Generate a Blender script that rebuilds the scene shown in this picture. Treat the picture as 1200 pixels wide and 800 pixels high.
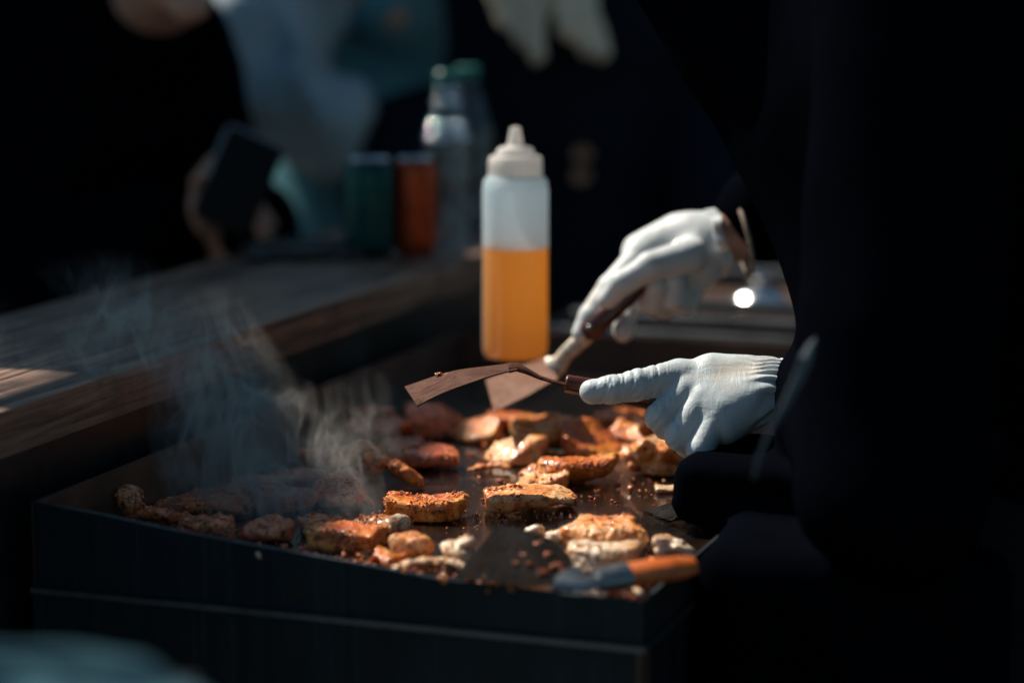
import bpy, bmesh, math, random
import numpy as np
from mathutils import Vector, Matrix
SC = bpy.context.scene
COL = SC.collection
for o in list(bpy.data.objects): bpy.data.objects.remove(o)
random.seed(4); RNG = np.random.RandomState(7)

# ------------------------------------------------------------------ camera, light, exposure
CAM_H, PITCH, FPX = 1.34, math.radians(9.02), 2898.0
cd = bpy.data.cameras.new('camera'); cam = bpy.data.objects.new('camera', cd); COL.objects.link(cam)
cam.location = (0, 0, CAM_H); cam.rotation_euler = (math.pi/2 - PITCH, 0, 0)
cd.sensor_width = 36; cd.lens = FPX/1200*36; cd.clip_start = .05; cd.clip_end = 500
cd.dof.use_dof = True; cd.dof.focus_distance = 1.965; cd.dof.aperture_fstop = 2.1
SC.camera = cam
SUN_EL, SUN_AZ = math.radians(50), math.radians(-52)     # azimuth from +Y, clockwise
sd = bpy.data.lights.new('sun', 'SUN'); sun = bpy.data.objects.new('sun', sd); COL.objects.link(sun)
sd.energy = 4.9; sd.angle = math.radians(.5); sd.color = (1, .91, .79)
SUNV = Vector((math.cos(SUN_EL)*math.sin(SUN_AZ), math.cos(SUN_EL)*math.cos(SUN_AZ), math.sin(SUN_EL)))
sun.rotation_euler = SUNV.to_track_quat('Z', 'Y').to_euler(); sun.location = (-3, 3, 6)
w = bpy.data.worlds.new('World'); SC.world = w; w.use_nodes = True
nt = w.node_tree; bg = nt.nodes['Background']; sky = nt.nodes.new('ShaderNodeTexSky'); sky.sky_type = 'NISHITA'
sky.sun_disc = False; sky.sun_elevation = SUN_EL; sky.sun_rotation = SUN_AZ
tint = nt.nodes.new('ShaderNodeMix'); tint.data_type = 'RGBA'; tint.blend_type = 'MULTIPLY'; tint.inputs[0].default_value = 1; tint.inputs[7].default_value = (.72, 1, .98, 1)
nt.links.new(sky.outputs[0], tint.inputs[6]); nt.links.new(tint.outputs[2], bg.inputs[0]); bg.inputs[1].default_value = .05
SC.view_settings.view_transform = 'Standard'; SC.view_settings.look = 'None'
SC.view_settings.exposure = 0.42; SC.view_settings.gamma = 1
SC.cycles.use_denoising = True; SC.cycles.sample_clamp_indirect = 4
SC.cycles.volume_step_rate = .35; SC.cycles.volume_max_steps = 128; SC.cycles.transparent_max_bounces = 16

# ------------------------------------------------------------------ placing
cF = np.array([0, math.cos(PITCH), -math.sin(PITCH)]); cU = np.array([0, math.sin(PITCH), math.cos(PITCH)]); cR = np.array([1., 0, 0])
C0 = np.array([0, 0, CAM_H])
def ray(x, y): return cF + (x-600)/FPX*cR + (400-y)/FPX*cU
def U(x, y, d=None, z=None):
    v = ray(x, y); return C0 + v*(d if d is not None else (z-CAM_H)/v[2])
YAW = math.radians(19.7)
Bv = np.array([math.sin(YAW), math.cos(YAW), 0]); Av = np.array([-math.cos(YAW), math.sin(YAW), 0])
G0 = U(748, 703, z=.90); G0[2] = 0
def gp(a, b, z): return G0 + a*Av + b*Bv + np.array([0, 0, z])
GROT = math.atan2(Bv[1], Bv[0]) - math.pi/2        # local +Y = B, local -X = A
ZP = .895

# ------------------------------------------------------------------ objects
def tag(o, label=None, cat=None, group=None, kind=None):
    if label: o['label'] = label
    if cat: o['category'] = cat
    if group: o['group'] = group
    if kind: o['kind'] = kind
    return o
def empty(name, loc, rz=0):
    o = bpy.data.objects.new(name, None); COL.objects.link(o); o.location = tuple(loc); o.rotation_euler = (0, 0, rz)
    o.empty_display_size = .05
    return o
def mesh_obj(name, V, Fc, m, parent=None, smooth=True):
    me = bpy.data.meshes.new(name)
    if isinstance(V, np.ndarray) and isinstance(Fc, np.ndarray):
        nq, k = Fc.shape
        me.vertices.add(len(V)); me.vertices.foreach_set('co', V.astype(np.float32).ravel())
        me.loops.add(nq*k); me.loops.foreach_set('vertex_index', Fc.astype(np.int32).ravel())
        me.polygons.add(nq); me.polygons.foreach_set('loop_start', np.arange(0, nq*k, k, dtype=np.int32))
        me.polygons.foreach_set('loop_total', np.full(nq, k, dtype=np.int32)); me.update(calc_edges=True); me.validate()
    else:
        me.from_pydata([tuple(v) for v in V], [], Fc); me.update()
    me.polygons.foreach_set('use_smooth', [smooth]*len(me.polygons))
    o = bpy.data.objects.new(name, me); COL.objects.link(o)
    if m: me.materials.append(m)
    return settle(o, parent)
def settle(o, parent):
    """mesh was written in world space: give it its own origin"""
    if parent is not None:
        o.parent = parent; o.data.transform(parent_world(parent).inverted())
    else:
        n = len(o.data.vertices); c = np.empty(n*3, np.float32); o.data.vertices.foreach_get('co', c); c = c.reshape(-1, 3)
        b = Vector((float((c[:,0].min()+c[:,0].max())/2), float((c[:,1].min()+c[:,1].max())/2), float(c[:,2].min())))
        o.data.transform(Matrix.Translation(-b)); o.location = b
    return o
def parent_world(p):
    m = Matrix.LocRotScale(p.location, p.rotation_euler, p.scale)
    if p.parent is not None: m = parent_world(p.parent) @ m
    return m
def bm_obj(name, bm, m, parent=None, smooth=False, bevel=0, seg=2, auto=True):
    if bevel:
        es = [e for e in bm.edges if len(e.link_faces) == 2 and e.calc_face_angle(0) > .6]
        bmesh.ops.bevel(bm, geom=es, offset=bevel, segments=seg, profile=.6, affect='EDGES')
    me = bpy.data.meshes.new(name); bm.normal_update(); bm.to_mesh(me); bm.free()
    if smooth or bevel: me.polygons.foreach_set('use_smooth', [True]*len(me.polygons))
    o = bpy.data.objects.new(name, me); COL.objects.link(o)
    if m: me.materials.append(m)
    if smooth or bevel:
        try: me.set_sharp_from_angle(angle=math.radians(38))
        except Exception: pass
    return settle(o, parent)
def hexa(bm, P):       # 8 points: bottom loop then top loop
    v = [bm.verts.new(tuple(p)) for p in P]
    for f in ((3,2,1,0), (4,5,6,7), (0,1,5,4), (1,2,6,5), (2,3,7,6), (3,0,4,7)): bm.faces.new([v[i] for i in f])
def gbox(bm, a0, a1, b0, b1, z0, z1, z1b=None):
    """box in griddle axes; z1b: top height at the a1 end"""
    t = z1 if z1b is None else z1b
    hexa(bm, [gp(a1,b0,z0), gp(a0,b0,z0), gp(a0,b1,z0), gp(a1,b1,z0), gp(a1,b0,t), gp(a0,b0,z1), gp(a0,b1,z1), gp(a1,b1,t)])
def lathe(bm, prof, c, n=40, axis=None):
    """prof: list of (r, z); c: base centre"""
    ax = Vector(axis if axis is not None else (0,0,1)).normalized(); q = ax.to_track_quat('Z', 'Y')
    rings = []
    for r, z in prof:
        if r < 1e-6: rings.append([bm.verts.new(Vector(c) + q @ Vector((0,0,z)))])
        else: rings.append([bm.verts.new(Vector(c) + q @ Vector((r*math.cos(2*math.pi*i/n), r*math.sin(2*math.pi*i/n), z))) for i in range(n)])
    for k in range(len(rings)-1):
        a, b = rings[k], rings[k+1]
        for i in range(n):
            j = (i+1) % n
            if len(a) == 1 and len(b) == 1: continue
            if len(a) == 1: bm.faces.new((a[0], b[j], b[i]))
            elif len(b) == 1: bm.faces.new((a[i], a[j], b[0]))
            else: bm.faces.new((a[i], a[j], b[j], b[i]))
def tube(bm, pts, rad, n=12, flat=None):
    """swept tube with end caps; rad scalar/list; flat=(wide, thin, updir) for a strip"""
    pts = [Vector(p) for p in pts]; rings = []
    for i, p in enumerate(pts):
        t = (pts[min(i+1, len(pts)-1)] - pts[max(i-1, 0)]).normalized()
        up = Vector(flat[2]) if flat else Vector((0,0,1))
        s = t.cross(up)
        if s.length < 1e-4: s = t.cross(Vector((0,1,0)))
        s.normalize(); u = s.cross(t)
        r = rad[i] if hasattr(rad, '__len__') else rad
        rs, ru = (r*flat[0], r*flat[1]) if flat else (r, r)
        rings.append([bm.verts.new(p + s*math.cos(2*math.pi*k/n)*rs + u*math.sin(2*math.pi*k/n)*ru) for k in range(n)])
    for a, b in zip(rings, rings[1:]):
        for k in range(n): bm.faces.new((a[k], a[(k+1)%n], b[(k+1)%n], b[k]))
    bm.faces.new(rings[0][::-1]); bm.faces.new(rings[-1])

# ------------------------------------------------------------------ noise and distance fields
TAB = np.random.RandomState(3).rand(32, 32, 32).astype(np.float32)
def vnoise(x, y, z):
    xi, yi, zi = np.floor(x), np.floor(y), np.floor(z)
    fx, fy, fz = x-xi, y-yi, z-zi
    fx = fx*fx*(3-2*fx); fy = fy*fy*(3-2*fy); fz = fz*fz*(3-2*fz)
    xi = xi.astype(np.int32) & 31; yi = yi.astype(np.int32) & 31; zi = zi.astype(np.int32) & 31
    x1, y1, z1 = (xi+1) & 31, (yi+1) & 31, (zi+1) & 31
    a = TAB[xi,yi,zi]*(1-fx)+TAB[x1,yi,zi]*fx; b = TAB[xi,y1,zi]*(1-fx)+TAB[x1,y1,zi]*fx
    c = TAB[xi,yi,z1]*(1-fx)+TAB[x1,yi,z1]*fx; d = TAB[xi,y1,z1]*(1-fx)+TAB[x1,y1,z1]*fx
    a = a*(1-fy)+b*fy; c = c*(1-fy)+d*fy
    return (a*(1-fz)+c*fz)*2-1
def fbm(X, Y, Z, s, o=0, oct=2):
    r = 0; amp = 1
    for k in range(oct):
        r = r + amp*vnoise(X*s+o+k*7.3, Y*s+o*1.7+k*3.1, Z*s+o*.6+k*5.9); s *= 2.1; amp *= .5
    return r
def smin(a, b, k):
    if k <= 0: return np.minimum(a, b)
    h = np.clip(.5+.5*(b-a)/k, 0, 1)
    return b*(1-h)+a*h - k*h*(1-h)
def capsule(X, Y, Z, a, b, ra, rb):
    a = np.asarray(a, float); b = np.asarray(b, float); d = b-a; L = float(d@d)+1e-12
    t = np.clip(((X-a[0])*d[0]+(Y-a[1])*d[1]+(Z-a[2])*d[2])/L, 0, 1)
    return np.sqrt((X-a[0]-t*d[0])**2+(Y-a[1]-t*d[1])**2+(Z-a[2]-t*d[2])**2) - (ra+(rb-ra)*t)
def ellips(X, Y, Z, c, R, r):
    """c centre, R 3x3 rows = axes, r radii"""
    P = [sum(R[i][j]*((X, Y, Z)[j]-c[j]) for j in range(3)) for i in range(3)]
    k = np.sqrt(sum((P[i]/r[i])**2 for i in range(3))); k2 = np.sqrt(sum((P[i]/r[i]**2)**2 for i in range(3)))
    return k*(k-1)/np.maximum(k2, 1e-6)
def rbox(X, Y, Z, c, R, h, r):
    P = [np.abs(sum(R[i][j]*((X, Y, Z)[j]-c[j]) for j in range(3))) - (h[i]-r) for i in range(3)]
    return np.sqrt(sum(np.maximum(p, 0)**2 for p in P)) + np.minimum(np.maximum(np.maximum(P[0], P[1]), P[2]), 0) - r
def mkgrid(lo, hi, h):
    ax = [np.arange(lo[i], hi[i]+h, h, dtype=np.float32) for i in range(3)]
    return np.meshgrid(*ax, indexing='ij')
def surface_nets(D, lo, h):
    nx, ny, nz = D.shape; S = D < 0
    c = [S[i:nx-1+i, j:ny-1+j, k:nz-1+k] for i in (0,1) for j in (0,1) for k in (0,1)]
    n = sum(x.astype(np.int8) for x in c); act = (n > 0) & (n < 8)
    I = np.argwhere(act)
    idx = np.full(act.shape, -1, np.int32); idx[act] = np.arange(len(I))
    acc = np.zeros((len(I), 3)); cnt = np.zeros(len(I))
    cor = [(i,j,k) for i in (0,1) for j in (0,1) for k in (0,1)]
    val = [D[I[:,0]+p[0], I[:,1]+p[1], I[:,2]+p[2]].astype(float) for p in cor]
    for a in range(8):
        for b in range(a+1, 8):
            if sum(abs(cor[a][q]-cor[b][q]) for q in range(3)) != 1: continue
            m = (val[a] < 0) != (val[b] < 0); t = val[a]/(val[a]-val[b]+(~m)*1e9)
            for q in range(3): acc[:,q] += m*(cor[a][q]+t*(cor[b][q]-cor[a][q]))
            cnt += m
    V = (I + acc/cnt[:,None])*h + np.asarray(lo)
    Q = []
    for ax in range(3):
        sl0 = [slice(None)]*3; sl1 = [slice(None)]*3; sl0[ax] = slice(0,-1); sl1[ax] = slice(1,None)
        a, b = S[tuple(sl0)], S[tuple(sl1)]; u, v = (ax+1) % 3, (ax+2) % 3
        E = np.argwhere(a != b); ok = (E[:,u] > 0) & (E[:,v] > 0) & (E[:,u] < D.shape[u]-1) & (E[:,v] < D.shape[v]-1); E = E[ok]
        flip = a[E[:,0],E[:,1],E[:,2]]
        def g(du, dv):
            e = E.copy(); e[:,u] -= du; e[:,v] -= dv; return idx[e[:,0],e[:,1],e[:,2]]
        q = np.stack([g(1,1), g(0,1), g(0,0), g(1,0)], 1); q[~flip] = q[~flip][:, ::-1]; Q.append(q)
    return V, np.concatenate(Q)
def field_mesh(fn, lo, hi, h):
    lo = np.asarray(lo, float); X, Y, Z = mkgrid(lo, hi, h)
    return surface_nets(fn(X, Y, Z), lo, h)
def prims_mesh(prims, h, k, pad=.02, disp=None):
    """prims: ('c', a, b, ra, rb) or ('e', c, R, r) or ('b', c, R, h, r), optional trailing own k"""
    lo = np.full(3, 1e9); hi = -lo
    for p in prims:
        if p[0] == 'c':
            for q, r in ((p[1], p[3]), (p[2], p[4])): lo = np.minimum(lo, np.asarray(q)-r); hi = np.maximum(hi, np.asarray(q)+r)
        else:
            r = max(p[3])*1.2 if p[0] == 'e' else np.linalg.norm(p[3]); lo = np.minimum(lo, np.asarray(p[1])-r); hi = np.maximum(hi, np.asarray(p[1])+r)
    lo -= pad; hi += pad
    def fn(X, Y, Z):
        D = None
        for p in prims:
            kk = k
            if p[0] == 'c':
                d = capsule(X, Y, Z, *p[1:5]); kk = p[5] if len(p) > 5 else k
            elif p[0] == 'e':
                d = ellips(X, Y, Z, *p[1:4]); kk = p[4] if len(p) > 4 else k
            else:
                d = rbox(X, Y, Z, *p[1:5]); kk = p[5] if len(p) > 5 else k
            D = d if D is None else smin(D, d, kk)
        if disp is not None: D = D + disp(X, Y, Z, D)
        return D
    return field_mesh(fn, lo, hi, h)
def join(*ms):
    V = []; Q = []; n = 0
    for v, q in ms: V.append(v); Q.append(q+n); n += len(v)
    return np.concatenate(V), np.concatenate(Q)

# ------------------------------------------------------------------ materials
MATS = {}
class NB:
    def __init__(s, name):
        s.m = bpy.data.materials.new(name); s.m.use_nodes = True; s.t = s.m.node_tree
        s.p = s.t.nodes['Principled BSDF']; s.out = s.t.nodes['Material Output']
    def n(s, t, **kw):
        x = s.t.nodes.new(t)
        for k, v in kw.items():
            if k.startswith('i_'):
                key = k[2:]; key = int(key) if key.isdigit() else key.replace('_', ' ')
                if hasattr(v, 'is_output') or isinstance(v, bpy.types.NodeSocket): s.t.links.new(v, x.inputs[key])
                else: x.inputs[key].default_value = v
            else: setattr(x, k, v)
        return x
    def co(s, scale=(1,1,1), kind='Object'):
        t = s.n('ShaderNodeTexCoord'); m = s.n('ShaderNodeMapping'); s.t.links.new(t.outputs[kind], m.inputs[0]); m.inputs['Scale'].default_value = scale
        return m.outputs[0]
    def noise(s, sc, vec=None, det=4, rough=.6, dist=0):
        x = s.n('ShaderNodeTexNoise', i_Scale=sc, i_Detail=det, i_Roughness=rough, i_Distortion=dist)
        s.t.links.new(vec if vec is not None else s.co(), x.inputs['Vector']); return x.outputs['Fac']
    def ramp(s, fac, stops):
        r = s.n('ShaderNodeValToRGB'); s.t.links.new(fac, r.inputs[0]); e = r.color_ramp.elements
        while len(e) < len(stops): e.new(.5)
        for el, (p, c) in zip(e, stops): el.position = p; el.color = tuple(c)+(1,) if hasattr(c, '__len__') else (c,c,c,1)
        return r.outputs[0]
    def mix(s, f, a, b, mode='MIX'):
        x = s.n('ShaderNodeMix', data_type='RGBA', blend_type=mode)
        for k, v in ((0, f), (6, a), (7, b)):
            if isinstance(v, bpy.types.NodeSocket): s.t.links.new(v, x.inputs[k])
            else: x.inputs[k].default_value = v if k == 0 else tuple(v)+(1,)
        return x.outputs[2]
    def math(s, op, a, b=0., c=0., clamp=False):
        x = s.n('ShaderNodeMath', operation=op, use_clamp=clamp)
        for k, v in enumerate((a, b, c)):
            if isinstance(v, bpy.types.NodeSocket): s.t.links.new(v, x.inputs[k])
            else: x.inputs[k].default_value = v
        return x.outputs[0]
    def set(s, **kw):
        for k, v in kw.items():
            i = s.p.inputs[k.replace('_', ' ')]
            if isinstance(v, bpy.types.NodeSocket): s.t.links.new(v, i)
            else: i.default_value = tuple(v)+(1,) if (hasattr(v, '__len__') and len(v) == 3 and i.type == 'RGBA') else v
        return s
    def bump(s, h, strength=.5, dist=.002, nrm=None):
        b = s.n('ShaderNodeBump', i_Strength=strength, i_Distance=dist); s.t.links.new(h, b.inputs['Height'])
        if nrm is not None: s.t.links.new(nrm, b.inputs['Normal'])
        s.t.links.new(b.outputs[0], s.p.inputs['Normal']); return b.outputs[0]

def mat_plain(name, col, rough=.6, metal=0., var=.25, sc=30, bump=.2, bd=.001, **kw):
    b = NB(name); n = b.noise(sc); c2 = tuple(x*(1-var) for x in col); c1 = tuple(min(1, x*(1+var)) for x in col)
    b.set(Base_Color=b.ramp(n, [(.3, c2), (.7, c1)]), Metallic=metal)
    b.set(Roughness=b.ramp(b.noise(sc*1.7), [(.3, max(.02, rough*.8)), (.7, min(1, rough*1.2))]))
    if bump: b.bump(b.noise(sc*4), bump, bd)
    b.set(**kw); return b.m

def mat_griddle():
    b = NB('seasoned_griddle_steel'); v = b.co((1,1,1), 'Object')
    n1 = b.noise(9, v, 6, .65, .4); n2 = b.noise(60, v, 5, .7); n3 = b.noise(260, v, 3, .6)
    col = b.ramp(n1, [(.3, (.006,.006,.0065)), (.5, (.013,.010,.009)), (.62, (.034,.016,.009)), (.75, (.008,.007,.007))])
    spot = b.ramp(n2, [(.55, 0.), (.68, 1.)])
    col = b.mix(spot, col, (.012,.008,.006))
    b.set(Base_Color=col, Metallic=.35, Roughness=b.ramp(b.math('ADD', b.math('MULTIPLY', n1, .6), b.math('MULTIPLY', n2, .4)), [(.35, .07), (.5, .16), (.65, .34)]), Specular_IOR_Level=.6)
    st = b.co((90, 14, 90)); n4 = b.noise(1, st, 4)
    h = b.math('ADD', b.math('MULTIPLY', n2, 1.), b.math('MULTIPLY', n3, .35)); h = b.math('ADD', h, b.math('MULTIPLY', n4, .5))
    b.bump(h, .7, .0018); b.set(Coat_Weight=.6, Coat_Roughness=.08)
    return b.m
def mat_panel():
    b = NB('painted_grey_steel'); n = b.noise(9, b.co(), 5, .6); st = b.noise(1, b.co((70, 70, 4)), 5, .65, .6); sm = b.noise(26, b.co(), 5, .7, 1.)
    col = b.ramp(n, [(.3, (.006,.014,.019)), (.7, (.011,.023,.030))])
    col = b.mix(b.ramp(st, [(.56, 0.), (.70, .55)]), col, (.045,.05,.05)); col = b.mix(b.ramp(sm, [(.62, 0.), (.72, .7)]), col, (.035,.018,.010))
    b.set(Base_Color=col, Metallic=.35, Roughness=b.ramp(st, [(.35, .34), (.65, .58)])); b.bump(b.math('ADD', sm, n), .35, .0012); return b.m
def mat_wood():
    b = NB('worn_dark_wood'); v = b.co((5, 1, 5)); g = b.co((55, 3.0, 55)); g2 = b.co((180, 6, 180))
    n0 = b.noise(3, v, 4); n1 = b.noise(1, g, 6, .65, 1.2); n2 = b.noise(1, g2, 4, .6)
    f = b.math('ADD', b.math('MULTIPLY', n0, .5), b.math('MULTIPLY', n1, .5))
    col = b.ramp(f, [(.36, (.07,.042,.034)), (.48, (.19,.11,.08)), (.56, (.32,.19,.13)), (.68, (.46,.34,.26))])
    col = b.mix(b.ramp(n2, [(.45, 0.), (.62, .75)]), col, (.022,.014,.011))
    st = b.ramp(b.noise(11, b.co(), 5, .6), [(.55, 0.), (.7, .7)])
    col = b.mix(st, col, (.02,.016,.015))
    b.set(Base_Color=col, Roughness=b.ramp(n1, [(.3, .28), (.7, .52)]))
    b.bump(b.math('ADD', n1, b.math('MULTIPLY', n2, .5)), .5, .0015); return b.m
def mat_food(name, pale, orange, brown, amt, seed):
    b = NB(name); t = b.n('ShaderNodeTexCoord'); oi = b.n('ShaderNodeObjectInfo')
    ad = b.n('ShaderNodeVectorMath', operation='ADD'); b.t.links.new(t.outputs['Object'], ad.inputs[0])
    mu = b.n('ShaderNodeMath', operation='MULTIPLY'); b.t.links.new(oi.outputs['Random'], mu.inputs[0]); mu.inputs[1].default_value = 3+seed
    cb = b.n('ShaderNodeCombineXYZ'); [b.t.links.new(mu.outputs[0], cb.inputs[i]) for i in range(3)]; b.t.links.new(cb.outputs[0], ad.inputs[1])
    v = ad.outputs[0]
    n1 = b.noise(38, v, 4, .6, .5); n2 = b.noise(150, v, 4, .65, .3); n3 = b.noise(420, v, 3, .6); n4 = b.noise(70, v, 5, .7, 1)
    col = b.ramp(n1, [(.36, pale), (.5, orange), (.66, brown)])
    char = b.ramp(n4, [(.57, 0.), (.67, .8)]); col = b.mix(char, col, (.05,.016,.007))
    sp = b.ramp(n2, [(.57-.06*amt, 0.), (.66-.05*amt, 1.)]); col = b.mix(sp, col, tuple(x*.32 for x in brown))
    sp2 = b.ramp(n3, [(.6, 0.), (.7, .8)]); col = b.mix(sp2, col, (.09,.022,.008))
    pb = b.ramp(b.noise(300, b.co(), 2), [(.66, 0.), (.72, .5)]); col = b.mix(pb, col, (.8,.55,.33))
    b.set(Base_Color=col, Roughness=b.ramp(n2, [(.38, .14), (.62, .55)]), Subsurface_Weight=.25, Subsurface_Scale=.006, Coat_Weight=.3, Coat_Roughness=.1)
    b.p.inputs['Subsurface Radius'].default_value = (1, .45, .2)
    b.bump(b.math('ADD', n2, b.math('MULTIPLY', n3, .6)), .8, .0016); return b.m
def mat_glove():
    b = NB('white_latex_glove'); v = b.co(); n = b.noise(40, v, 3); f = b.noise(600, v, 2)
    col = b.ramp(n, [(.3, (.57,.61,.625)), (.7, (.67,.70,.705))])
    col = b.mix(b.ramp(b.noise(26, v, 4, .6), [(.56, 0.), (.70, .75)]), col, (.60,.50,.42))
    b.set(Base_Color=col, Roughness=.46, Subsurface_Weight=.35, Subsurface_Scale=.007, Specular_IOR_Level=.35)
    b.p.inputs['Subsurface Radius'].default_value = (1, .6, .45)
    w1 = b.noise(1, b.co((300, 40, 60)), 2, .5, .8); w2 = b.noise(1, b.co((120, 260, 200)), 3, .5, 1.)
    mk = b.ramp(b.noise(45, v, 2), [(.42, 0.), (.6, 1.)])
    rd = b.math('SUBTRACT', 1., b.math('MULTIPLY', b.math('ABSOLUTE', b.math('SUBTRACT', w1, .5)), 7.), clamp=True)
    r2 = b.math('SUBTRACT', 1., b.math('MULTIPLY', b.math('ABSOLUTE', b.math('SUBTRACT', w2, .5)), 9.), clamp=True)
    h = b.math('ADD', b.math('MULTIPLY', rd, mk), b.math('ADD', b.math('MULTIPLY', r2, .45), b.math('MULTIPLY', f, .1)))
    b.bump(h, .28, .0006); return b.m
def mat_cloth(name, col, sc=500, rough=.95, sheen=.0, fold=.3, spec=.05):
    b = NB(name); v = b.co(); w = b.noise(sc, v, 2); n = b.noise(7, v, 4)
    b.set(Base_Color=b.ramp(n, [(.3, tuple(x*.75 for x in col)), (.7, tuple(x*1.2 for x in col))]), Roughness=rough, Sheen_Weight=sheen, Specular_IOR_Level=spec)
    b.bump(b.math('ADD', b.math('MULTIPLY', w, .1), n), fold, .006); return b.m
def mat_blade(name, base=(.20,.13,.10), rust=(.05,.022,.014), metal=.75, rough=.42, spec=.5):
    b = NB(name); v = b.co(); n1 = b.noise(45, v, 6, .7, .6); n2 = b.noise(230, v, 4, .7); n3 = b.noise(1, b.co((300, 20, 300)), 3)
    col = b.ramp(n1, [(.38, base), (.55, tuple(.6*x+.4*y for x, y in zip(base, rust))), (.66, rust)])
    col = b.mix(b.ramp(n2, [(.56, 0.), (.64, 1.)]), col, (.025,.010,.006))
    b.set(Base_Color=col, Metallic=metal, Roughness=b.ramp(n1, [(.3, rough*.7), (.7, min(1, rough*1.7))]))
    b.set(Specular_IOR_Level=spec); b.bump(b.math('ADD', n2, b.math('MULTIPLY', n3, .4)), .6, .0012); return b.m
def mat_plastic_clear(name, tint=(.9,.95,.97), k=0.):
    b = NB(name); tr = b.n('ShaderNodeBsdfTransparent'); tr.inputs[0].default_value = tuple(tint)+(1,)
    fr = b.n('ShaderNodeLayerWeight', i_Blend=.35); mx = b.n('ShaderNodeMixShader')
    b.set(Base_Color=(.5,.6,.65), Roughness=.07, Specular_IOR_Level=1.0, Metallic=0., Transmission_Weight=0.)
    g = b.n('ShaderNodeBsdfGlossy'); g.inputs['Roughness'].default_value = .07; bp = b.n('ShaderNodeBump', i_Strength=.9, i_Distance=.006); b.t.links.new(b.noise(45, b.co(), 2), bp.inputs['Height']); b.t.links.new(bp.outputs[0], g.inputs['Normal']); g.inputs['Color'].default_value = (.9,.95,1,1)
    b.t.links.new(b.ramp(fr.outputs['Facing'], [(.0, .07+k), (.6, .12+k), (1., .6+k*.5)]), mx.inputs[0]); b.t.links.new(tr.outputs[0], mx.inputs[1]); b.t.links.new(g.outputs[0], mx.inputs[2])
    b.t.links.new(mx.outputs[0], b.out.inputs[0]); return b.m
def mat_translucent(name, col, trans, alpha, rough=.4, wet=None):
    b = NB(name); b.set(Base_Color=b.ramp(b.noise(20), [(.3, tuple(x*.95 for x in col)), (.7, col)]), Roughness=rough, Specular_IOR_Level=.5)
    tl = b.n('ShaderNodeBsdfTranslucent'); tl.inputs[0].default_value = tuple(col)+(1,)
    m1 = b.n('ShaderNodeMixShader'); m1.inputs[0].default_value = trans
    b.t.links.new(b.p.outputs[0], m1.inputs[1]); b.t.links.new(tl.outputs[0], m1.inputs[2])
    tr = b.n('ShaderNodeBsdfTransparent'); m2 = b.n('ShaderNodeMixShader'); m2.inputs[0].default_value = alpha
    if wet:      # plastic wetted by the oil behind it turns clearer
        sp = b.n('ShaderNodeSeparateXYZ'); b.t.links.new(b.co(), sp.inputs[0]); b.t.links.new(b.ramp(b.math('MULTIPLY', sp.outputs[2], 1/wet[0]*.5), [(.495, wet[1]), (.505, alpha)]), m2.inputs[0])
    b.t.links.new(tr.outputs[0], m2.inputs[1]); b.t.links.new(m1.outputs[0], m2.inputs[2]); b.t.links.new(m2.outputs[0], b.out.inputs[0])
    return b.m

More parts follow.
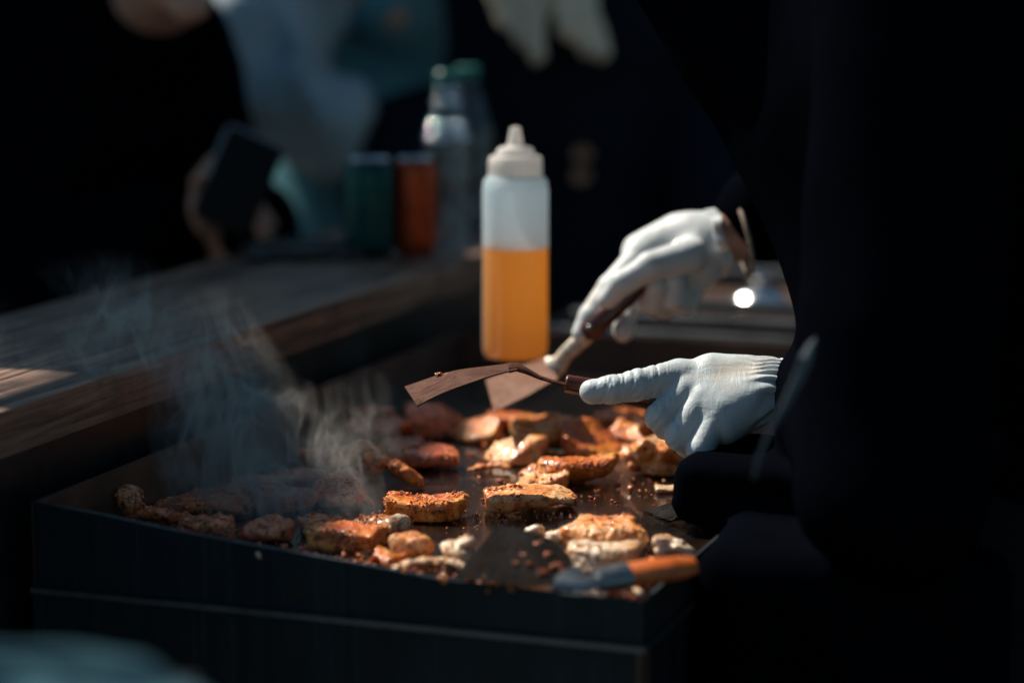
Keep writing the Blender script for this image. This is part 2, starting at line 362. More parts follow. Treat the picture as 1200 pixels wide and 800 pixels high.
M = dict(
    griddle=mat_griddle(), wood=mat_wood(),
    pale=mat_food('pale_seasoned_chicken', (.93,.60,.31), (.88,.36,.10), (.60,.14,.03), .1, 1),
    orange=mat_food('orange_seasoned_chicken', (.90,.40,.09), (.82,.22,.022), (.48,.08,.012), .35, 2),
    dark=mat_food('shaded_seasoned_chicken', (.78,.27,.11), (.66,.14,.04), (.34,.055,.016), .4, 3),  # darker copy of the chicken colours, shade put into the tone
    onion=mat_food('pale_cooked_onion', (.88,.72,.55), (.82,.56,.34), (.60,.28,.1), 0., 4),
    crumb=mat_food('seasoning_crumb', (.66,.26,.08), (.50,.12,.03), (.22,.04,.012), .4, 5),
    crust_dark=mat_food('dark_spice_crust', (.60,.28,.09), (.42,.13,.03), (.14,.035,.012), .4, 6),
    char=mat_plain('burnt_scrap', (.006,.004,.0035), .9, Specular_IOR_Level=.15),
    glove=mat_glove(),
    blade=mat_blade('greasy_spatula_steel', (.11,.043,.026), (.03,.011,.007), .1, .62, .15), blade_dark=mat_blade('dark_greasy_spatula_steel', (.004,.0035,.0035), (.006,.003,.002), .0, .5, .04),
    blade_pink=mat_blade('smeared_spatula_steel', (.22,.12,.085), (.18,.06,.025), .1, .6, .3),
    steel=mat_plain('brushed_steel', (.20,.22,.235), .32, .9, .15, 60), steel_dark=mat_plain('blackened_steel', (.045,.05,.055), .42, .6, .3, 14, .25, .0008),
    steel_panel=mat_panel(),
    steel_brown=mat_plain('greasy_brown_steel', (.12,.07,.05), .45, .4, .4, 12, .4, .001),
    brown_wood_handle=mat_plain('dark_red_wood', (.07,.017,.010), .28, 0, .4, 60, .2), orange_handle=mat_plain('varnished_orange_wood', (.42,.095,.018), .3, 0, .5, 38, .5),
    black_cloth=mat_cloth('black_jacket_cloth', (.0018,.0024,.0042), spec=.0), navy_cloth=mat_cloth('dark_navy_cloth', (.008,.012,.020)),
    slate_cloth=mat_cloth('slate_blue_cloth', (.36,.44,.48)), teal_cloth=mat_cloth('dark_teal_cloth', (.10,.25,.30)),
    rag=mat_cloth('blue_grey_rag', (.035,.085,.11)), trousers=mat_cloth('black_trousers', (.008,.009,.012)),
    skin=mat_plain('skin', (.48,.26,.19), .5, 0, .12, 25, .15, .0006, Subsurface_Weight=.15, Subsurface_Scale=.01), hair=mat_plain('blonde_hair', (.80,.62,.45), .45, 0, .3, 80, .6, .002),
    dark_hair=mat_plain('dark_brown_hair', (.02,.013,.01), .5, 0, .3, 80, .6, .002),
    phone=mat_plain('black_phone_case', (.003,.004,.005), .6, 0, .1, Specular_IOR_Level=.2), black=mat_plain('black_plastic', (.012,.013,.015), .35, 0, .2),
    teal_can=mat_plain('teal_can_paint', (.0,.055,.055), .3, .6, .3, 25, .0), red_can=mat_plain('orange_red_can_paint', (.42,.055,.012), .3, .55, .3, 25, .0),
    alu=mat_plain('bare_aluminium', (.5,.52,.54), .28, 1, .1), pet=mat_plastic_clear('clear_bottle_plastic'), pet_glint=mat_plastic_clear('glint_ring_plastic', k=.45), teal_cap=mat_plain('teal_bottle_cap', (.01,.14,.13), .35),
    squeeze=mat_translucent('milky_squeeze_plastic', (.70,.86,.95), .6, .85, wet=(131*2.35/2898, .24)), oil=mat_translucent('amber_oil', (1.,.54,.05), .8, 1., .2), cap_white=mat_translucent('cream_plastic_nozzle', (.93,.90,.86), .45, 1.),
    brass=mat_plain('dull_brass', (.5,.25,.14), .42, .9, .1), water=mat_plain('water', (.2,.25,.27), .05),
    ground=mat_plain('asphalt', (.035,.036,.038), .85, 0, .4, 3, .5, .01), tent=mat_cloth('black_tent_canvas', (.004,.005,.007), 200),
)

# ------------------------------------------------------------------ large structure
me_g = bmesh.new()
for x0, x1, y0, y1 in ((-60, 60, -20, 200),):
    vs = [me_g.verts.new(p) for p in ((x0,y0,0), (x1,y0,0), (x1,y1,0), (x0,y1,0))]; me_g.faces.new(vs)
tag(bm_obj('ground', me_g, M['ground']), kind='structure')

t = tag(empty('tent_wall', U(500, 400, d=5.6)*[1,1,0]), 'black canvas back wall of a market tent behind the customers', 'tent wall')
for i in range(6):
    bm = bmesh.new(); x0 = -2.8+i*1.0
    vs = []
    for k in range(9):
        x = x0 + k*.125; y = 5.6 + .03*math.sin(k*math.pi/4*2)
        vs.append((bm.verts.new((x, y, .02)), bm.verts.new((x, y, 2.6))))
    for p, q in zip(vs, vs[1:]): bm.faces.new((p[0], q[0], q[1], p[1]))
    bm_obj('canvas_panel', bm, M['tent'], t, smooth=True)
for i in range(7):
    bm = bmesh.new(); tube(bm, [(-2.8+i, 5.57, 0), (-2.8+i, 5.57, 2.7)], .02, 10); bm_obj('post', bm, M['steel_dark'], t)

# unseen canvas added overhead, cut to shade the counter and the griddle's back
t = tag(empty('shade_caster', gp(2.3, 1.4, 0), GROT), 'unseen black canvas roof added to shade the counter and the back of the griddle', 'shade_caster')
SHADE_PANELS = [(1.42, 1.61, .36, .70), (1.47, 1.61, .701, 1.25), (1.61, 1.80, .52, 1.8), (1.80, 2.02, .52, 1.8), (2.02, 2.24, .52, 1.8), (2.24, 2.46, .52, 1.8)]
for a0, a1, b0, b1 in SHADE_PANELS:
    bm = bmesh.new(); z0, z1 = 2.35+.05*(a0-1.1), 2.362+.05*(a1-1.1); e = .05 if a0 < 1.6 else 0
    hexa(bm, [gp(a1,b0,z0), gp(a0,b0,z0), gp(a0+e,b1,z0), gp(a1,b1,z0), gp(a1,b0,z1), gp(a0,b0,z1-.005), gp(a0+e,b1,z1-.005), gp(a1,b1,z1)]); bm_obj('canvas_panel', bm, M['tent'], t)
bm = bmesh.new(); tube(bm, [gp(1.50, .36, 2.335), gp(1.50, 1.24, 2.335)], .015, 8); tube(bm, [gp(2.44, .54, 2.39), gp(2.44, 1.82, 2.39)], .015, 8); bm_obj('frame_bar', bm, M['steel_dark'], t)
for b_ in (.55, 1.23):
    bm = bmesh.new(); tube(bm, [gp(2.44, b_, 0), gp(2.44, b_, 2.38)], .02, 10); bm_obj('post', bm, M['steel_dark'], t)
    bm = bmesh.new(); tube(bm, [gp(2.44, b_, 2.39), gp(1.49, b_, 2.335)], .014, 8); bm_obj('rafter', bm, M['steel_dark'], t)

# griddle
AL, BL = .4665, .90
g = tag(empty('griddle', gp(.23, .45, 0), GROT), 'flat black steel griddle covered with frying chicken pieces, crumbs and oil', 'griddle')
bm = bmesh.new(); N = 60; MM = 110
grid = [[bm.verts.new(tuple(gp(.004+(AL-.006)*i/N, .002+(BL-.004)*j/MM, ZP-.0004+.0008*math.sin(i*.31)*math.sin(j*.17)))) for j in range(MM+1)] for i in range(N+1)]
for i in range(N):
    for j in range(MM): bm.faces.new((grid[i][j], grid[i+1][j], grid[i+1][j+1], grid[i][j+1]))
bmesh.ops.reverse_faces(bm, faces=bm.faces[:]) if bm.faces[:][0].normal.z < 0 else None
bm.normal_update()
if bm.faces[:][0].normal.z < 0: bmesh.ops.reverse_faces(bm, faces=bm.faces[:])
bm_obj('cooking_plate', bm, M['griddle'], g, smooth=True)
# near side guard: low at the cook's corner, rising and bowing to the back
prof = [(0, .9000), (.05, .9003), (.10, .9012), (.15, .9035), (.195, .9078), (.245, .912), (.30, .9165), (.36, .922), (.413, .9285), (AL+.003, .9335)]
bm = bmesh.new(); pv = []
for a, z in prof:
    pv.append([bm.verts.new(tuple(gp(a, b_, z_))) for b_, z_ in ((-.003, .870), (-.003, z), (0.0, z+.0005), (.0015, z-.0005), (.0015, .870))])
for p, q in zip(pv, pv[1:]):
    for k in range(4): bm.faces.new((p[k], p[k+1], q[k+1], q[k]))
bm.faces.new(pv[0]); bm.faces.new(pv[-1][::-1])
bm_obj('side_guard', bm, M['steel_panel'], g, smooth=True)
bm = bmesh.new(); gbox(bm, AL, AL+.004, -.003, BL, .80, .9335); bm_obj('back_guard', bm, M['steel_brown'], g, bevel=.0008)
bm = bmesh.new(); gbox(bm, -.003, AL, BL, BL+.004, .80, .935); bm_obj('far_guard', bm, M['steel_brown'], g, bevel=.0008)
bm = bmesh.new(); gbox(bm, -.004, AL+.004, -.009, -.0032, .8655, .8695); gbox(bm, -.008, -.004, -.009, BL, .8655, .8695); bm_obj('trim_lip', bm, M['steel'], g, bevel=.001)
bm = bmesh.new(); gbox(bm, 0, AL+.004, -.005, .0, .62, .8650); bm_obj('side_panel', bm, M['steel_panel'], g, bevel=.001)
bm = bmesh.new(); gbox(bm, -.0035, -.0005, -.003, BL, .870, .8995); bm_obj('front_edge', bm, M['steel_dark'], g, bevel=.0006)
bm = bmesh.new(); gbox(bm, -.002, .002, .02, BL, .62, .8650); bm_obj('front_panel', bm, M['steel_panel'], g, bevel=.001)
bm = bmesh.new(); gbox(bm, -.003, .006, -.004, .0195, .58, .8650); bm_obj('corner_post', bm, M['steel_brown'], g, bevel=.001)
bm = bmesh.new(); gbox(bm, .004, AL, .002, BL, .60, .62); bm_obj('burner_tray', bm, M['steel_dark'], g)
for a_, b_ in ((.03, .03), (AL-.03, .03), (.03, BL-.03), (AL-.03, BL-.03)):
    bm = bmesh.new(); gbox(bm, a_-.02, a_+.02, b_-.02, b_+.02, 0, .60); bm_obj('leg', bm, M['steel_dark'], g)
for k in range(3):
    c = gp(-.003, .2+.25*k, .74); bm = bmesh.new(); lathe(bm, [(0,0),(.022,0),(.020,.022),(.0,.024)], c, 20, axis=-Av); bm_obj('knob', bm, M['black'], g, smooth=True)

# wooden serving counter behind it
wc = tag(empty('wooden_counter', gp(.65, .4, 0), GROT), 'long worn dark wooden counter running along the back of the griddle', 'counter')
ZW = 1.0028; A0 = .4870
for i in range(3):
    a0 = A0+i*.0875; bm = bmesh.new(); gbox(bm, a0, a0+.0858, -.75, 1.22, ZW-.035, ZW-(.0006*i))
    bm_obj('plank', bm, M['wood'], wc, bevel=.0025)
bm = bmesh.new(); gbox(bm, A0+.012, A0+.03, -.74, 1.2, .60, ZW-.0352); bm_obj('fascia', bm, M['black'], wc, bevel=.001)
for b_ in (-.7, .3, 1.15):
    bm = bmesh.new(); gbox(bm, A0+.1, A0+.16, b_-.03, b_+.03, 0, ZW-.0352); bm_obj('leg', bm, M['black'], wc)

# steel work bench and trays beyond the griddle
sb = tag(empty('steel_bench', gp(.2, 1.3, 0), GROT), 'low steel bench with rails standing beyond the far end of the griddle', 'bench')
ZB = .905
bm = bmesh.new(); gbox(bm, -.30, AL, BL+.012, BL+.75, ZB-.02, ZB); bm_obj('bench_top', bm, M['steel_brown'], sb, bevel=.003)
bm = bmesh.new(); gbox(bm, -.30, AL, BL+.02, BL+.03, .5, ZB-.0205); bm_obj('apron_panel', bm, M['steel_dark'], sb)
for a_, b_ in ((-.26, BL+.05), (AL-.04, BL+.05), (-.26, BL+.7), (AL-.04, BL+.7)):
    bm = bmesh.new(); gbox(bm, a_-.02, a_+.02, b_-.02, b_+.02, 0, ZB-.021); bm_obj('leg', bm, M['steel_dark'], sb)
def rail(a0, a1, b_, z, r, m=M['steel']):
    bm = bmesh.new(); tube(bm, [gp(a0+(a1-a0)*i/6, b_, z) for i in range(7)], r, 12); return bm_obj('rail', bm, m, sb, smooth=True)
for b_, z, r in ((BL+.12, ZB+.012, .008), (BL+.22, ZB+.014, .010), (BL+.34, ZB+.016, .009), (BL+.52, ZB+.03, .012)): rail(-.28, AL-.05, b_, z, r, M['steel_dark'] if b_ != BL+.34 else M['steel_panel'])
t = tag(empty('steel_tray', gp(-.05, BL+.42, ZB), GROT), 'shallow steel tray with a bright glint standing on the bench behind the gloved hands', 'tray')
bm = bmesh.new(); gbox(bm, -.22, .06, BL+.37, BL+.50, ZB, ZB+.004); bm_obj('tray_base', bm, M['steel'], t, bevel=.001)
for a0, a1, b0, b1 in ((-.22, .06, BL+.366, BL+.37), (-.22, .06, BL+.50, BL+.504), (-.224, -.22, BL+.366, BL+.504), (.06, .064, BL+.366, BL+.504)):
    bm = bmesh.new(); gbox(bm, a0, a1, b0, b1, ZB, ZB+.028); bm_obj('tray_rim', bm, M['steel'], t, bevel=.0015)
bm = bmesh.new(); c = U(890, 356, z=ZB+.004)  # knobbed lid added for the bright glint it throws
lathe(bm, [(0,.0),(.034,.0),(.036,.003),(.033,.008),(.022,.016),(.010,.020),(.006,.021),(.006,.026),(.011,.030),(.012,.036),(.009,.041),(0,.043)], c, 40)
tag(bm_obj('glint_lid', bm, mat_plain('polished_steel', (.75,.78,.8), .2, 1., .05, 20, 0), None, smooth=True), 'small polished steel lid with a knob added to throw a white glint beside the cook', 'knobbed_lid')

# ------------------------------------------------------------------ squeeze bottle
DB = 2.35; pb = U(604, 419, d=DB); s = DB/FPX
t = tag(empty('squeeze_bottle', pb), 'tall translucent squeeze bottle with pointed nozzle, half full of amber oil', 'squeeze bottle')
R_ = 38.5*s; HB = 215*s; HL = 131*s
bm = bmesh.new(); lathe(bm, [(0,.001),(R_*.9,.001),(R_*.985,.005),(R_,.012),(R_*1.005,HB*.3),(R_*.995,HB*.6),(R_,HB-.016),(R_*.96,HB-.006),(R_*.80,HB)], pb, 56); bm_obj('bottle_body', bm, M['squeeze'], t, smooth=True)
bm = bmesh.new(); lathe(bm, [(0,.0022),(R_*.88,.0022),(R_*.965,.006),(R_*.98,.013),(R_*.98,HL-.001),(R_*.97,HL),(0,HL)], pb, 48); bm_obj('oil', bm, M['oil'], t, smooth=True)
bm = bmesh.new(); z0 = HB-.004; lathe(bm, [(R_*.62,z0),(R_*.80,z0),(R_*.80,z0+.019),(R_*.76,z0+.021),(R_*.58,z0+.0215),(R_*.57,z0+.026),(R_*.50,z0+.029),(R_*.26,z0+.031),(R_*.22,z0+.033)], pb, 44)
cap = bm_obj('screw_cap', bm, M['cap_white'], t, smooth=True)
for i in range(36):
    an = i*math.pi/18; c = Vector(pb)+Vector((math.cos(an)*R_*.80, math.sin(an)*R_*.80, z0+.002)); bm = bmesh.new(); tube(bm, [c, c+Vector((0,0,.014))], .0007, 5)
    if i == 0: ridges = bm
    else:
        me_ = bpy.data.meshes.new('tmp'); bm.to_mesh(me_); ridges.from_mesh(me_); bm.free()
r_ = bm_obj('grip_ridges', ridges, M['cap_white'], t); r_['kind'] = 'stuff'
bm = bmesh.new(); lathe(bm, [(R_*.24,z0+.031),(R_*.22,z0+.037),(R_*.17,z0+.044),(R_*.15,z0+.048),(0,z0+.049)], pb, 24); bm_obj('nozzle', bm, M['cap_white'], t, smooth=True)

# drinks cans and clear bottles on the counter
def can(px, py, m, label, d, hpx, wpx):
    s = d/FPX; p = U(px, py, z=ZW+.0002); R = wpx*s/2; H = hpx*s
    t = tag(empty('drinks_can', p), label, 'can', 'drinks cans on the counter')
    bm = bmesh.new(); lathe(bm, [(0,.002),(R*.7,.0),(R*.8,.003),(R*.97,.010),(R,.016),(R,H-.014),(R*.95,H-.006),(R*.84,H-.002)], p, 40); bm_obj('can_body', bm, m, t, smooth=True)
    bm = bmesh.new(); lathe(bm, [(R*.84,H-.002),(R*.86,H),(R*.84,H+.001),(R*.80,H-.003),(0,H-.004)], p, 40); bm_obj('can_top', bm, M['alu'], t, smooth=True)
    bm = bmesh.new(); c = np.array(p)+[R*.2, 0, H-.002]; tube(bm, [c+[-.012,0,0], c+[.012,0,.001]], .007, 10, flat=(1, .15, (0,0,1))); bm_obj('pull_tab', bm, M['alu'], t, smooth=True)
    for k in range(3):        # pale printed bands
        bm = bmesh.new(); z = H*(.25+.2*k); lathe(bm, [(R+.0003, z),(R+.0003, z+.006)], p, 40); bm_obj('printed_band', bm, M['alu'] if k == 9 else m, t, smooth=True)
can(434, 300, M['teal_can'], 'dark teal drinks can standing on the wooden counter, left of the orange one', 2.76, 113, 60)
can(487, 298, M['red_can'], 'orange red drinks can standing between the teal can and clear bottles', 2.74, 113, 52)
def pet(px, top, zb, d, R, label):
    p = U(px, 300, d=d); p[2] = zb; H = U(px, top, d=d)[2] - zb
    t = tag(empty('plastic_bottle', p), label, 'bottle', 'clear bottles behind the cans')
    pr = [(0,.004),(R*.7,0),(R*.95,.004),(R,.015),(R,.05),(R*.94,.056),(R,.062),(R,.09),(R*.94,.096),(R,.102),(R,H*.55),(R*.93,H*.60),(R*.93,H*.62),(R*.86,H*.66),(R*.83,H*.68),(R*.74,H*.72),(R*.71,H*.74),(R*.60,H*.79),(R*.57,H*.81),(R*.44,H*.86),(R*.42,H*.875),(R*.35,H*.90),(R*.34,H-.02),(R*.40,H-.018),(R*.34,H-.015)]
    bm = bmesh.new(); lathe(bm, pr, p, 40); bm_obj('bottle_body', bm, M['pet'], t, smooth=True)
    bm = bmesh.new(); lathe(bm, [(R*.44,H-.015),(R*.44,H-.001),(R*.40,H),(0,H)], p, 28); bm_obj('cap', bm, M['teal_cap'], t, smooth=True)
    if R < .031:
        for yb, rr in ((161, .80), (147, .66), (119, .47), (104, .37)):  # extra glossy rings added so the bottle shows sun glints
            z = U(px, yb, d=d-R*.6)[2]-zb; bm = bmesh.new(); tube(bm, [Vector(p)+Vector((R*rr*math.cos(a), R*rr*math.sin(a), z)) for a in np.linspace(0, 2*math.pi, 33)], .0042, 12); bm_obj('glint_ring', bm, M['pet_glint'], t, smooth=True)
    return t
pet(524, 82, ZW, 2.86, .030, 'clear plastic bottle with teal cap, sparkling with small highlights')
pet(549, 76, ZW, 3.0, .033, 'clear plastic bottle with dark teal cap behind the sparkling one')
p = U(545, 305, d=2.72); p[2] = ZB

# dark tray on the counter by the cans
p = U(350, 300, z=ZW)
t = tag(empty('black_tray', p), 'flat black tray with pale rim lying on the counter below the phone', 'tray')
bm = bmesh.new(); tube(bm, [Vector(p)+Vector((-.06,0,.006)), Vector(p)+Vector((.07,.02,.006))], .06, 24, flat=(1, .1, (0,0,1))); bm_obj('tray_body', bm, M['black'], t, smooth=True)
bm = bmesh.new(); tube(bm, [Vector(p)+Vector((.052*math.cos(a), .045*math.sin(a), .013)) for a in np.linspace(0, 2*math.pi, 25)], .003, 8); bm_obj('tray_rim', bm, M['steel_dark'], t, smooth=True)

# ------------------------------------------------------------------ food
def rotm(yaw, pitch=0, roll=0):
    R = (Matrix.Rotation(yaw, 3, 'Z') @ Matrix.Rotation(pitch, 3, 'Y') @ Matrix.Rotation(roll, 3, 'X')); return R
def slab(x, y, z, w, dp, th, o, curl, rs):
    """torn flat piece with an uneven outline and a lifted edge"""
    th_ = np.arctan2(y/dp, x/w); Rr = 1+.16*np.sin(2*th_+o)+.11*np.sin(3*th_+2.1*o)+.07*np.sin(5*th_+3.3*o)+.045*np.sin(9*th_+o)
    r = np.sqrt((2*x/w)**2+(2*y/dp)**2)/Rr; e = (r-1)*min(w, dp)*.5
    zc = th*.5 + curl*np.clip(r, 0, 1.3)**2*(.5+.5*np.sin(th_+o*1.3))
    v = np.abs(z-zc)-th*.5*(1-.35*np.clip(r, 0, 1)**3); k = th*.38
    return np.sqrt(np.maximum(e+k, 0)**2+np.maximum(v+k, 0)**2) + np.minimum(np.maximum(e, v)+k, 0) - k
def food_field(kind, w, dp, h, seed):
    """field in piece space: x long, y deep, z up, resting on z = 0"""
    rs = np.random.RandomState(seed); o = rs.rand()*20
    def fn(X, Y, Z):
        s = 1/(.55*w)
        wx = X+.10*w*vnoise(X*s+o, Y*s+o, Z*s+3); wy = Y+.10*w*vnoise(X*s+o+9, Y*s, Z*s+o); wz = Z+.08*w*vnoise(X*s+o+4, Y*s+o, Z*s)
        I = np.eye(3)
        if kind == 'bar':
            D = rbox(wx, wy, wz, (0,0,h*.48), I, (w*.53, dp*.55, h*.46), min(h, dp)*.24)
        elif kind == 'wedge':
            D = rbox(wx, wy, wz, (0,0,h*.45), I, (w/2, dp/2, h*.46), h*.22)
            n = np.array([.35*(1 if seed % 2 else -1), -.35, .87]); D = -smin(-D, -((wx*n[0]+wy*n[1]+(wz-h*.62)*n[2])), .004)
            D = np.maximum(D, -1)
        elif kind == 'fillet':
            D = slab(wx, wy, wz, w*1.12, dp*1.12, h*.80, o, h*.26, rs); q = rs.rand()-.5
            D = smin(D, slab(wx-w*.16, wy+dp*.1*q, wz-h*.22-q*.1*wx, w*.66, dp*.70, h*.52, o+3, h*.15, rs), .002)
        elif kind == 'strip':
            pts = [(w*(t-.5), dp*.25*math.sin(t*5+o), h*.35+h*.35*math.sin(t*math.pi*1.0)) for t in np.linspace(0, 1, 6)]; D = None
            for i in range(5):
                d = capsule(wx, wy*.62, wz, (pts[i][0], pts[i][1]*.62, pts[i][2]), (pts[i+1][0], pts[i+1][1]*.62, pts[i+1][2]), h*.34, h*.30*(.8+.4*rs.rand()))
                D = d if D is None else smin(D, d, .004)
        elif kind == 'flake':
            D = rbox(wx, wy, wz-.12*w*np.sin(X/w*3.2+o), (0,0,h*.5), I, (w/2, dp/2, h*.5), h*.45)
        else:   # lump: torn bits heaped on each other
            D = None; nl = 6 if w > .03 else 3
            for i in range(nl):
                c = ((rs.rand()-.5)*w*.60, (rs.rand()-.5)*dp*.55, h*(.10+.55*i/nl)); R = np.array(rotm(rs.rand()*3, (rs.rand()-.5)*1.1, (rs.rand()-.5)*1.1))
                P_ = [sum(R[q][j]*((wx, wy, wz)[j]-c[j]) for j in range(3)) for q in range(3)]
                d = slab(P_[0], P_[1], P_[2]+h*.15, w*(.48+.28*rs.rand()), dp*(.5+.28*rs.rand()), h*.42, o+i*2.3, h*.10, rs); D = d if D is None else smin(D, d, .0012)
        if kind != 'flake':
            for i in range(5):
                a_ = rs.rand()*6.28; nz = (.25+.5*rs.rand()) if i % 2 else -.1; n = np.array([math.cos(a_), math.sin(a_), nz]); n /= np.linalg.norm(n)
                ds = abs(n[0])*w*.5+abs(n[1])*dp*.5; ds = ds*(.66+.14*rs.rand()) + max(0, nz)*h*.55; pl = wx*n[0]+wy*n[1]+wz*n[2]-ds
                D = -smin(-D, -pl, min(.004, h*.2))
        K = min(1, w/.05); g_ = K*np.clip(.25+1.2*vnoise(X*60+o, Y*60, Z*60+o), 0, 1)
        D = D + K*.0011*fbm(X, Y, Z, 80, o, 2) + g_*.0009*(1-2*np.abs(vnoise(X*150+o, Y*150, Z*150))) + g_*.0006*vnoise(X*420, Y*420+o, Z*420) - K*.0009*np.maximum(0, vnoise(X*330+o, Y*330, Z*330)-.1)*np.clip((Z-h*.35)/(h*.3), .15, 1)*2
        return np.maximum(D, -Z+.0004)
    return fn
CR = dict(pale=.4, orange=.9, dark=.7, onion=.15)
def crust(o, V, Q, amt, seed):
    rs = np.random.RandomState(seed); a, b, c = V[Q[:,0]], V[Q[:,1]], V[Q[:,2]]; n = np.cross(b-a, c-a); n /= np.linalg.norm(n, axis=1)[:,None]+1e-12
    m = vnoise(a[:,0]*70+seed, a[:,1]*70, a[:,2]*70) + .5*vnoise(a[:,0]*200, a[:,1]*200+seed, a[:,2]*200); pr = np.clip((n[:,2]+.25), 0, 1)*np.clip(m+.15, 0, 1)**1.5
    k = int(min(420, len(Q)*.02*amt))
    if pr.sum() <= 0 or k < 4: return
    ids = rs.choice(len(Q), k, p=pr/pr.sum()); bm = bmesh.new(); bmesh.ops.create_icosphere(bm, subdivisions=1, radius=1)
    bv = np.array([v.co[:] for v in bm.verts]); bf = np.array([[v.index for v in f.verts] for f in bm.faces]); bm.free(); VV = []; FF = []
    for i, q in enumerate(ids):
        r = .0005+.0010*rs.rand()**2; VV.append(a[q]+n[q]*r*.25 + bv*(.65+.7*rs.rand(len(bv), 1))*r*(.6+.8*rs.rand(3))); FF.append(bf+i*len(bv))
    cm = M['crust_dark'] if seed % 3 == 0 else M['orange'] if seed % 3 == 1 else M['crumb']
    c_ = mesh_obj('seasoning_crust', np.concatenate(VV), np.concatenate(FF), cm, o); c_['kind'] = 'stuff'
def food(px, py, wpx, hpx, kind, m, label, yaw=0, dpf=.75, tilt=0, roll=0, z=ZP, cat='chicken piece', res=None, cnt=[0], name='chicken_piece'):
    cnt[0] += 1; p = U(px, py, z=z); d = (p-C0) @ cF; w = 1.06*wpx*d/FPX; h = max(.007, (hpx*d/FPX)*1.04); dp = w*min(.95, dpf*1.25)
    h = max(h - .07*dp, h*.8)       # seen from above: part of the height is depth
    p = p + np.array([0, dp*.42, 0])
    hres = res or (.0011 if py > 545 else .0015)
    V, Q = field_mesh(food_field(kind, w, dp, h, cnt[0]*13+5), (-w*.72, -dp*.75-.004, -.002), (w*.72, dp*.75+.004, h*1.7+.006), hres)
    R = np.array(rotm(math.radians(yaw), math.radians(tilt), math.radians(roll)))
    V = V @ R.T
    lift = -V[:,2].min() if (tilt or roll) else 0
    V = V + np.array([0,0,lift+.0003]) + p
    o = tag(mesh_obj(name, V, Q, M[m]), label, cat, 'pieces frying on the griddle')
    crust(o, V, Q, CR.get(m, 1.)*(2.4 if kind == 'bar' else 1), cnt[0]); return o
food(499, 611, 92, 31, 'bar', 'orange', 'orange bar-shaped piece with thick seasoned crust, sharpest on the griddle', -4, .5)
food(612, 603, 116, 29, 'fillet', 'pale', 'pale gold flattened fillet lying right of the crusted bar', -8, .6, roll=-5)
food(630, 574, 70, 30, 'wedge', 'orange', 'wedge with dark orange cut side facing out, behind the pale gold fillet', 4, .6)
food(678, 571, 88, 38, 'fillet', 'orange', 'browned seasoned fillet touching the dark orange wedge', 12, .6)
food(598, 545, 72, 34, 'wedge', 'pale', 'creamy wedge leaning left behind the dark orange wedge', -20, .55)
food(576, 554, 44, 10, 'strip', 'orange', 'thin brown strip beside the creamy wedge', -14, .4)
food(636, 527, 78, 42, 'fillet', 'pale', 'pale puffed piece in steam under the far spatula', 8, .6)
food(697, 536, 76, 40, 'wedge', 'orange', 'amber block with browned top below the pointing finger', -5, .7)
food(768, 560, 78, 52, 'lump', 'pale', 'large glistening heap of chicken under the curled fingers', 0, .9)
food(752, 532, 70, 46, 'lump', 'orange', 'rear lump of the glistening heap, half hidden by the gloved knuckles', 0, .8)
food(786, 578, 34, 8, 'flake', 'onion', 'small pale flat scrap at the edge of the dark jacket', 0, .5)
food(402, 646, 86, 28, 'bar', 'orange', 'long brown-topped bar near the guard, sunlit at its left end', 5, .45)
food(432, 634, 62, 26, 'wedge', 'orange', 'bright orange chunk resting against the brown-topped bar', 10, .7)
food(462, 630, 38, 24, 'strip', 'onion', 'white curled onion end standing by the orange chunk', 60, .6)
food(480, 657, 50, 34, 'fillet', 'pale', 'pinkish folded strip below the white onion curl', -20, .5)
food(506, 676, 78, 18, 'strip', 'onion', 'smooth pale strip against the guard left of the spatula blade', -6, .5)
food(541, 668, 52, 38, 'lump', 'onion', 'bumpy pale chunk tucked beside the spatula blade', 10, .8)
food(632, 644, 44, 30, 'lump', 'onion', 'small cream lump behind the dark spatula blade', 0, .7)
food(656, 646, 34, 20, 'strip', 'onion', 'short cream strip next to the small cream lump', 30, .7)
food(704, 652, 96, 40, 'fillet', 'pale', 'long humped pale piece behind the spatula neck', -14, .6)
food(709, 674, 70, 36, 'bar', 'onion', 'rounded cream lobe under the long humped piece', -8, .7)
food(748, 672, 36, 22, 'lump', 'orange', 'small orange lump by the bolster of the wooden-handled spatula', 0, .8)
food(788, 655, 50, 30, 'lump', 'onion', 'whitish seasoned lump above the orange wooden handle', 0, .8)
food(727, 702, 62, 12, 'strip', 'onion', 'pale strip lying right at the near corner of the griddle', 0, .5)
food(452, 574, 82, 20, 'strip', 'orange', 'long thin strip leaning with a sunlit upper edge', -22, .3, tilt=20, cat='chicken piece')
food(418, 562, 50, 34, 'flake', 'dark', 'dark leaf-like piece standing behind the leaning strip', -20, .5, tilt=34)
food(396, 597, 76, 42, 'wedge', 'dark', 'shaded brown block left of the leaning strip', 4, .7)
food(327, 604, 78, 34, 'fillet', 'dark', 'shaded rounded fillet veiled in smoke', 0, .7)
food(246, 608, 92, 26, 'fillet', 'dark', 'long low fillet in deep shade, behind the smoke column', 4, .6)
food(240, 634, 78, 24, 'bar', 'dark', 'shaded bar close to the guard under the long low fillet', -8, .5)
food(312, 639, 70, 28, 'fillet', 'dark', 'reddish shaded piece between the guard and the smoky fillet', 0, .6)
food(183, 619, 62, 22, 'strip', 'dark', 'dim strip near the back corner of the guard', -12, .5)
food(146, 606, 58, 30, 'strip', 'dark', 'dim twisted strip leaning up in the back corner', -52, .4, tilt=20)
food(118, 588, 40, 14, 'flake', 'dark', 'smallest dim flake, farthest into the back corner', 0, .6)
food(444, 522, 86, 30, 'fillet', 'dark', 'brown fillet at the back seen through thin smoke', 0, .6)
food(508, 515, 82, 42, 'wedge', 'dark', 'tall dark red block below the blade tip of the raised spatula', 8, .6)
